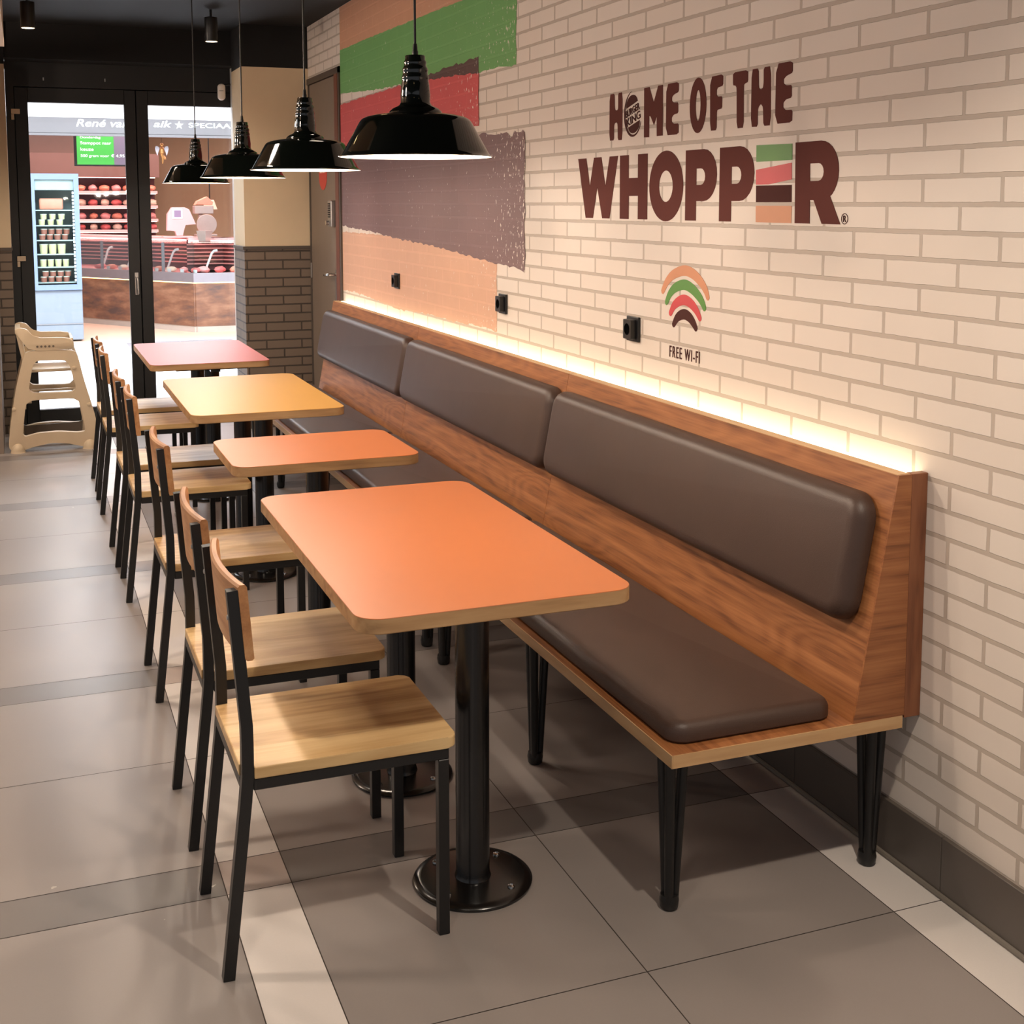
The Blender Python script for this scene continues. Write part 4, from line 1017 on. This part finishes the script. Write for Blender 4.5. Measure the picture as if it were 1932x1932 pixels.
# counter of the butcher shop (two straight runs meeting at a corner)
Cc = Vector((0.06, 11.27)); Cl = Vector((-1.95, 14.22)); Cr = Vector((2.4, 11.17))
cn = thing('butcher_counter', 'long glazed butcher counter with dark rusty wood front', 'counter', (Cc.x, Cc.y, -0.009))
def run(A, Bq, off0, off1, z0, z1, name, mat, sm=False, inset=0.0, par=None):
    """strip along A->B shifted behind the front line by off0..off1"""
    d = (Bq - A).normalized(); n = Vector((d.y, -d.x))
    if n.y < 0: n = -n
    p = [A + n * off0 + d * inset, Bq + n * off0, Bq + n * off1, A + n * off1 + d * inset]
    bm = new(); prism(bm, [(q.x - Cc.x, q.y - Cc.y) for q in p], z0, z1, 'Z'); return link(name, bm, mat, par or cn)
for k, (A, Bq) in enumerate(((Cc, Cl), (Cc, Cr))):
    run(A, Bq, 0.03, 0.06, 0.0, 0.075, 'plinth', 'plinth')
    run(A, Bq, 0.02, 0.06, 0.076, 0.605, 'wood_front', 'counter_wood')
    run(A, Bq, 0.012, 0.03, 0.606, 0.618, 'light_strip', 'warm_strip')
    run(A, Bq, 0.0, 0.05, 0.619, 0.735, 'metal_rail', 'counter_metal')
    run(A, Bq, 0.052, 0.95, 0.70, 0.722, 'display_deck', 'meat_pink')
    run(A, Bq, 0.012, 0.020, 0.736, 1.10, 'front_glass', 'glass_cabinet')
    run(A, Bq, 0.012, 0.55, 1.101, 1.111, 'top_glass', 'glass_cabinet')
    for j in range(6): run(A, Bq, 0.90, 0.925, 0.80 + 0.05 * j, 0.815 + 0.05 * j, 'grille_slat', 'shelf_rail')
    run(A, Bq, 0.93, 0.95, 0.723, 1.12, 'grille_back', 'shelf_dark')
    run(A, Bq, 0.60, 0.98, 1.121, 1.15, 'work_shelf', 'scale_pink')
    run(A, Bq, 0.62, 0.65, 1.108, 1.1205, 'light_strip', 'pink_strip')
for tt in (0.18, 0.52):
    p = Cc + (Cl - Cc) * tt; bm = new(); box(bm, p.x - Cc.x + 0.05, p.x - Cc.x + 0.09, p.y - Cc.y + 0.10, p.y - Cc.y + 0.13, 0.724, 1.10, 0.006, 2); link('glass_support', bm, 'counter_metal', cn)
# meat, price cards and ladles lying in the counter
def blob(bm, cx, cy, cz, rx, ry, rz, n=8, j=0.12):
    g0 = len(bm.verts); bmesh.ops.create_icosphere(bm, subdivisions=2, radius=1.0); bm.verts.ensure_lookup_table()
    for v in bm.verts[g0:]:
        s = 1 + random.uniform(-j, j); v.co = Vector((cx + v.co.x * rx * s, cy + v.co.y * ry * s, cz + v.co.z * rz * s))
dl = (Cl - Cc).normalized(); dn = Vector((dl.y, -dl.x)); dn = dn if dn.y > 0 else -dn
drr = (Cr - Cc).normalized(); dnr = Vector((-drr.y, drr.x)); dnr = dnr if dnr.y > 0 else -dnr
protos = []
for m in ('meat_red', 'meat_pink', 'meat_cream', 'meat_ham'):
    bm = new(); blob(bm, 0, 0, 0.037, 0.075, 0.055, 0.037); o = link('meat_cut', bm, m, None, True); protos.append(o)
names = ['dark red', 'pink', 'pale cream', 'orange pink']; used = [False] * 4
def put(kind, x, y, z, label, s=1.0, grp='meat in the butcher counter'):
    o = protos[kind]
    if used[kind]: o = o.copy(); COL.objects.link(o)
    used[kind] = True; o.location = (x, y, z); o.scale = (s, s, s * (1.35 if z > 1 else 1)); o.rotation_euler = (0, 0, random.uniform(0, 3)); tag(o, label, 'meat', grp); return o
wh = ['at the corner', 'near the corner', 'left of the corner', 'right of the dark door post', 'behind the dark door post', 'left of the door post', 'left of the door handle', 'beside the refrigerator', 'behind the refrigerator']
kk = 0
for i in range(9):
    p = Cc + dl * (0.12 + i * 0.235) + dn * 0.16
    put(i % 4, p.x, p.y, 0.7135, '%s cut of meat in the glazed counter, %s' % (names[i % 4], wh[i]))
for i in range(5):
    p = Cc + drr * (0.14 + i * 0.2) + dnr * 0.18
    put((i * 3 + 1) % 4, p.x, p.y, 0.7135, '%s cut of meat in the right run of the counter, %s from its corner' % (names[(i * 3 + 1) % 4], ['first', 'second', 'third', 'fourth', 'fifth'][i]), 1.2)
bm = new(); box(bm, -0.032, 0.032, -0.002, 0.002, 0, 0.05); pc = link('price_card', bm, 'label_white')
for i in range(8):
    o = pc if i == 0 else pc.copy()
    if i: COL.objects.link(o)
    p = Cc + dl * (0.05 + i * 0.24) + dn * 0.075; o.location = (p.x, p.y, 0.7135); o.rotation_euler = (0, 0, math.atan2(dl.y, dl.x))
    tag(o, 'white price card in the counter %s' % (['at its corner', 'just left of its corner', 'right of the door post', 'touching the door post edge', 'behind the door post', 'left of the door post', 'left of the door handle height', 'beside the refrigerator'][i]), 'price card', 'price cards in the counter')
bm = new(); tube(bm, [(0, 0, 0.0), (0.03, 0, 0.06), (0.10, 0, 0.24), (0.13, 0, 0.27), (0.17, 0, 0.275)], 0.011, 8, r_end=0.018); sc_ = link('serving_spoon', bm, 'label_white', None, True)
for i, (tt, lb) in enumerate(((0.02, 'white serving spoon standing at the corner of the counter'), (0.24, 'white serving spoon just right of the door post'), (0.46, 'white serving spoon left of the door post'), (0.60, 'white serving spoon near the refrigerator'))):
    o = sc_ if i == 0 else sc_.copy()
    if i: COL.objects.link(o)
    p = Cc + dl * (tt * (Cl - Cc).length) + dn * 0.30; 
    if i == 0: p = Cc + drr * 0.16 + dnr * 0.34
    o.location = (p.x, p.y, 0.7145); o.rotation_euler = (0, 0, 0.2 * i); tag(o, lb, 'spoon', 'serving spoons in the counter')

# back shelving with sausages and hams
BS = thing('butcher_shelving', 'dark back wall shelving full of meat behind the counter', 'shelving', (-0.75, 14.6, 0))
bm = new(); box(bm, -1.2, 0.74, 0.40, 0.44, 0.9, 1.95); link('back_board', bm, 'shelf_dark', BS)
SZ = [1.19, 1.345, 1.54, 1.75]
for z in SZ:
    bm = new(); box(bm, -1.2, 0.74, 0.0, 0.399, z - 0.025, z - 0.001); s_ = link('shelf_board', bm, 'shelf_dark', BS)
    bm = new(); box(bm, -1.2, 0.74, -0.012, -0.001, z - 0.03, z + 0.012); link('price_rail', bm, 'shelf_rail', s_)
    bm = new(); box(bm, -1.18, 0.72, 0.02, 0.035, z - 0.034, z - 0.0255); link('shelf_light', bm, 'pink_strip', s_)
bm = new(); box(bm, -1.25, 0.78, 0.05, 0.58, 1.96, 2.30); bh = link('bulkhead', bm, 'bulkhead_brown', BS)
bm = new(); box(bm, -1.18, 0.72, 0.07, 0.09, 1.950, 1.9595); link('shelf_light', bm, 'pink_strip', bh)
sh_names = ['lowest', 'second', 'third', 'top']
for si, z in enumerate(SZ):
    for i in range(11):
        x = -1.40 + i * 0.165
        if x > -0.02: continue
        kind = (i * 2 + si) % 4; sc2 = [1.0, 1.05, 1.1, 1.05][si]
        put(kind, x, 14.78, z, '%s meat piece on the %s back shelf, number %s from its left end' % (names[kind], sh_names[si], ['one', 'two', 'three', 'four', 'five', 'six', 'seven', 'eight', 'nine', 'ten', 'eleven'][i]), sc2 * 0.98, 'meat on the back shelves')
# television
tv = thing('wall_screen', 'green advertising screen hanging in the butcher shop', 'screen', (-0.86, 12.6, 2.08))
bm = new(); box(bm, -0.37, 0.34, 0.012, 0.06, -0.02, 0.42, 0.004, 1); link('screen_housing', bm, 'tv_frame', tv)
bm = new(); box(bm, -0.335, 0.12, 0.004, 0.0115, 0.0, 0.40); link('screen_green', bm, 'tv_green', tv)
bm = new(); box(bm, 0.121, 0.32, 0.004, 0.0115, 0.0, 0.40); link('screen_picture', bm, 'tv_photo', tv)
for txt, x0, x1, z0, z1 in (('Stamppot naar', -0.29, 0.09, 0.245, 0.295), ('keuze', -0.29, -0.13, 0.175, 0.215), ('500 gram voor', -0.29, 0.06, 0.085, 0.13), ('€ 4,95', 0.085, 0.25, 0.09, 0.135), ('Donderdag', -0.29, -0.04, 0.325, 0.36)):
    link('screen_text', facing(fit_text(txt, x0, x1, z0, z1, 0.006), 0.003), 'tv_text', tv)
bm = new(); tube(bm, [(0, 0.04, 0.42), (0, 0.04, 0.868)], 0.02, 8); link('ceiling_mount', bm, 'tv_frame', tv)
# hanging figurine
an = thing('hanging_figurine', 'small golden winged figurine hanging behind the fascia', 'ornament', (-0.24, 11.6, 2.06))
bm = new(); blob(bm, 0, 0, 0.17, 0.032, 0.025, 0.05, j=0.05); blob(bm, 0, 0, 0.24, 0.022, 0.02, 0.024, j=0.03); tube(bm, [(0, 0, 0.13), (0.01, 0, 0.07), (0.006, 0, 0.01)], 0.02, 8, r_end=0.008); tube(bm, [(-0.01, 0, 0.12), (0.03, 0, 0.085), (0.035, 0, 0.06)], 0.014, 8)
link('body', bm, 'gold', an, True)
for s in (-1, 1):
    bm = new(); plate_with_hole(bm, chaikin([(s * 0.02, 0.20), (s * 0.07, 0.235), (s * 0.085, 0.19), (s * 0.06, 0.12), (s * 0.055, 0.10), (s * 0.045, 0.15)], 2), [], -0.004, 0.004, 'Y'); link('wing', bm, 'counter_metal', an)
bm = new(); tube(bm, [(0, 0, 0.264), (0, 0, 0.888)], 0.002, 6); link('string', bm, 'plastic_black', an)
# scale with display, slicer, basket, pillar lamp
sc3 = thing('weighing_scale', 'pale weighing scale with slanted display on the butcher counter', 'scale', (0.02, 12.2, 1.141))
bm = new(); prism(bm, [(-0.17, 0.09), (-0.16, 0.30), (-0.10, 0.39), (0.06, 0.39), (0.12, 0.36), (0.20, 0.17), (0.06, 0.17), (0.03, 0.02), (-0.05, 0.02), (-0.06, 0.09)], -0.06, 0.06, 'Y', 0, 0.008); link('scale_head', bm, 'scale_pink', sc3)
bm = new(); box(bm, -0.10, 0.03, -0.075, -0.062, 0.24, 0.37, 0.003, 1); d_ = link('display', bm, 'label_white', sc3)
bm = new(); box(bm, -0.075, 0.01, -0.079, -0.0755, 0.265, 0.35); link('display_screen', bm, 'screen_violet', d_)
bm = new(); box(bm, -0.22, 0.16, -0.12, 0.14, 0.0, 0.019, 0.004, 1); link('scale_platform', bm, 'scale_pink', sc3)
sl = thing('meat_slicer', 'steel meat slicer with orange tray at the right of the butcher shop', 'slicer', (0.40, 12.75, 1.141))
bm = new(); box(bm, -0.13, 0.12, -0.10, 0.12, 0.30, 0.41, 0.01, 2); box(bm, -0.07, -0.01, -0.04, 0.04, 0.0, 0.30, 0.01, 2); box(bm, -0.12, 0.16, -0.12, 0.12, 0, 0.03, 0.006, 1); link('slicer_body', bm, 'slicer_grey', sl)
bm = new(); prism(bm, [(-0.12, 0.42), (0.11, 0.42), (0.12, 0.46), (0.04, 0.53), (-0.09, 0.47)], -0.08, 0.10, 'Y', 0, 0.01); link('slicer_tray', bm, 'meat_ham', sl)
bm = new(); lathe(bm, [(0.0, -0.006), (0.13, -0.006), (0.135, 0), (0.13, 0.006), (0, 0.006)], 32)
for v in bm.verts: a_, b_, c_ = v.co; v.co = Vector((0.02 + a_, -0.135 + c_, 0.16 + b_))
link('round_blade', bm, 'slicer_grey', sl, True)
bk = thing('plastic_basket', 'small translucent basket on the glass counter top', 'basket', (0.27, 11.75, 1.1024))
bm = new(); lathe(bm, [(0, 0), (0.075, 0), (0.10, 0.13), (0.105, 0.135), (0.098, 0.133), (0.073, 0.004), (0, 0.004)], 4); link('basket_body', bm, 'slicer_grey', bk)
cl_ = thing('counter_lamp', 'small cream lamp shade hanging at the right of the butcher shop', 'lamp', (0.52, 13.0, 1.50))
bm = new(); lathe(bm, [(0.10, 0), (0.055, 0.13), (0.05, 0.13), (0.095, 0.0)], 24, close=True); link('lamp_shade', bm, 'meat_cream', cl_, True)
bm = new(); tube(bm, [(0, 0, 0.125), (0, 0, 1.447)], 0.008, 8); link('lamp_rod', bm, 'plastic_black', cl_)
bpy.context.view_layer.update()
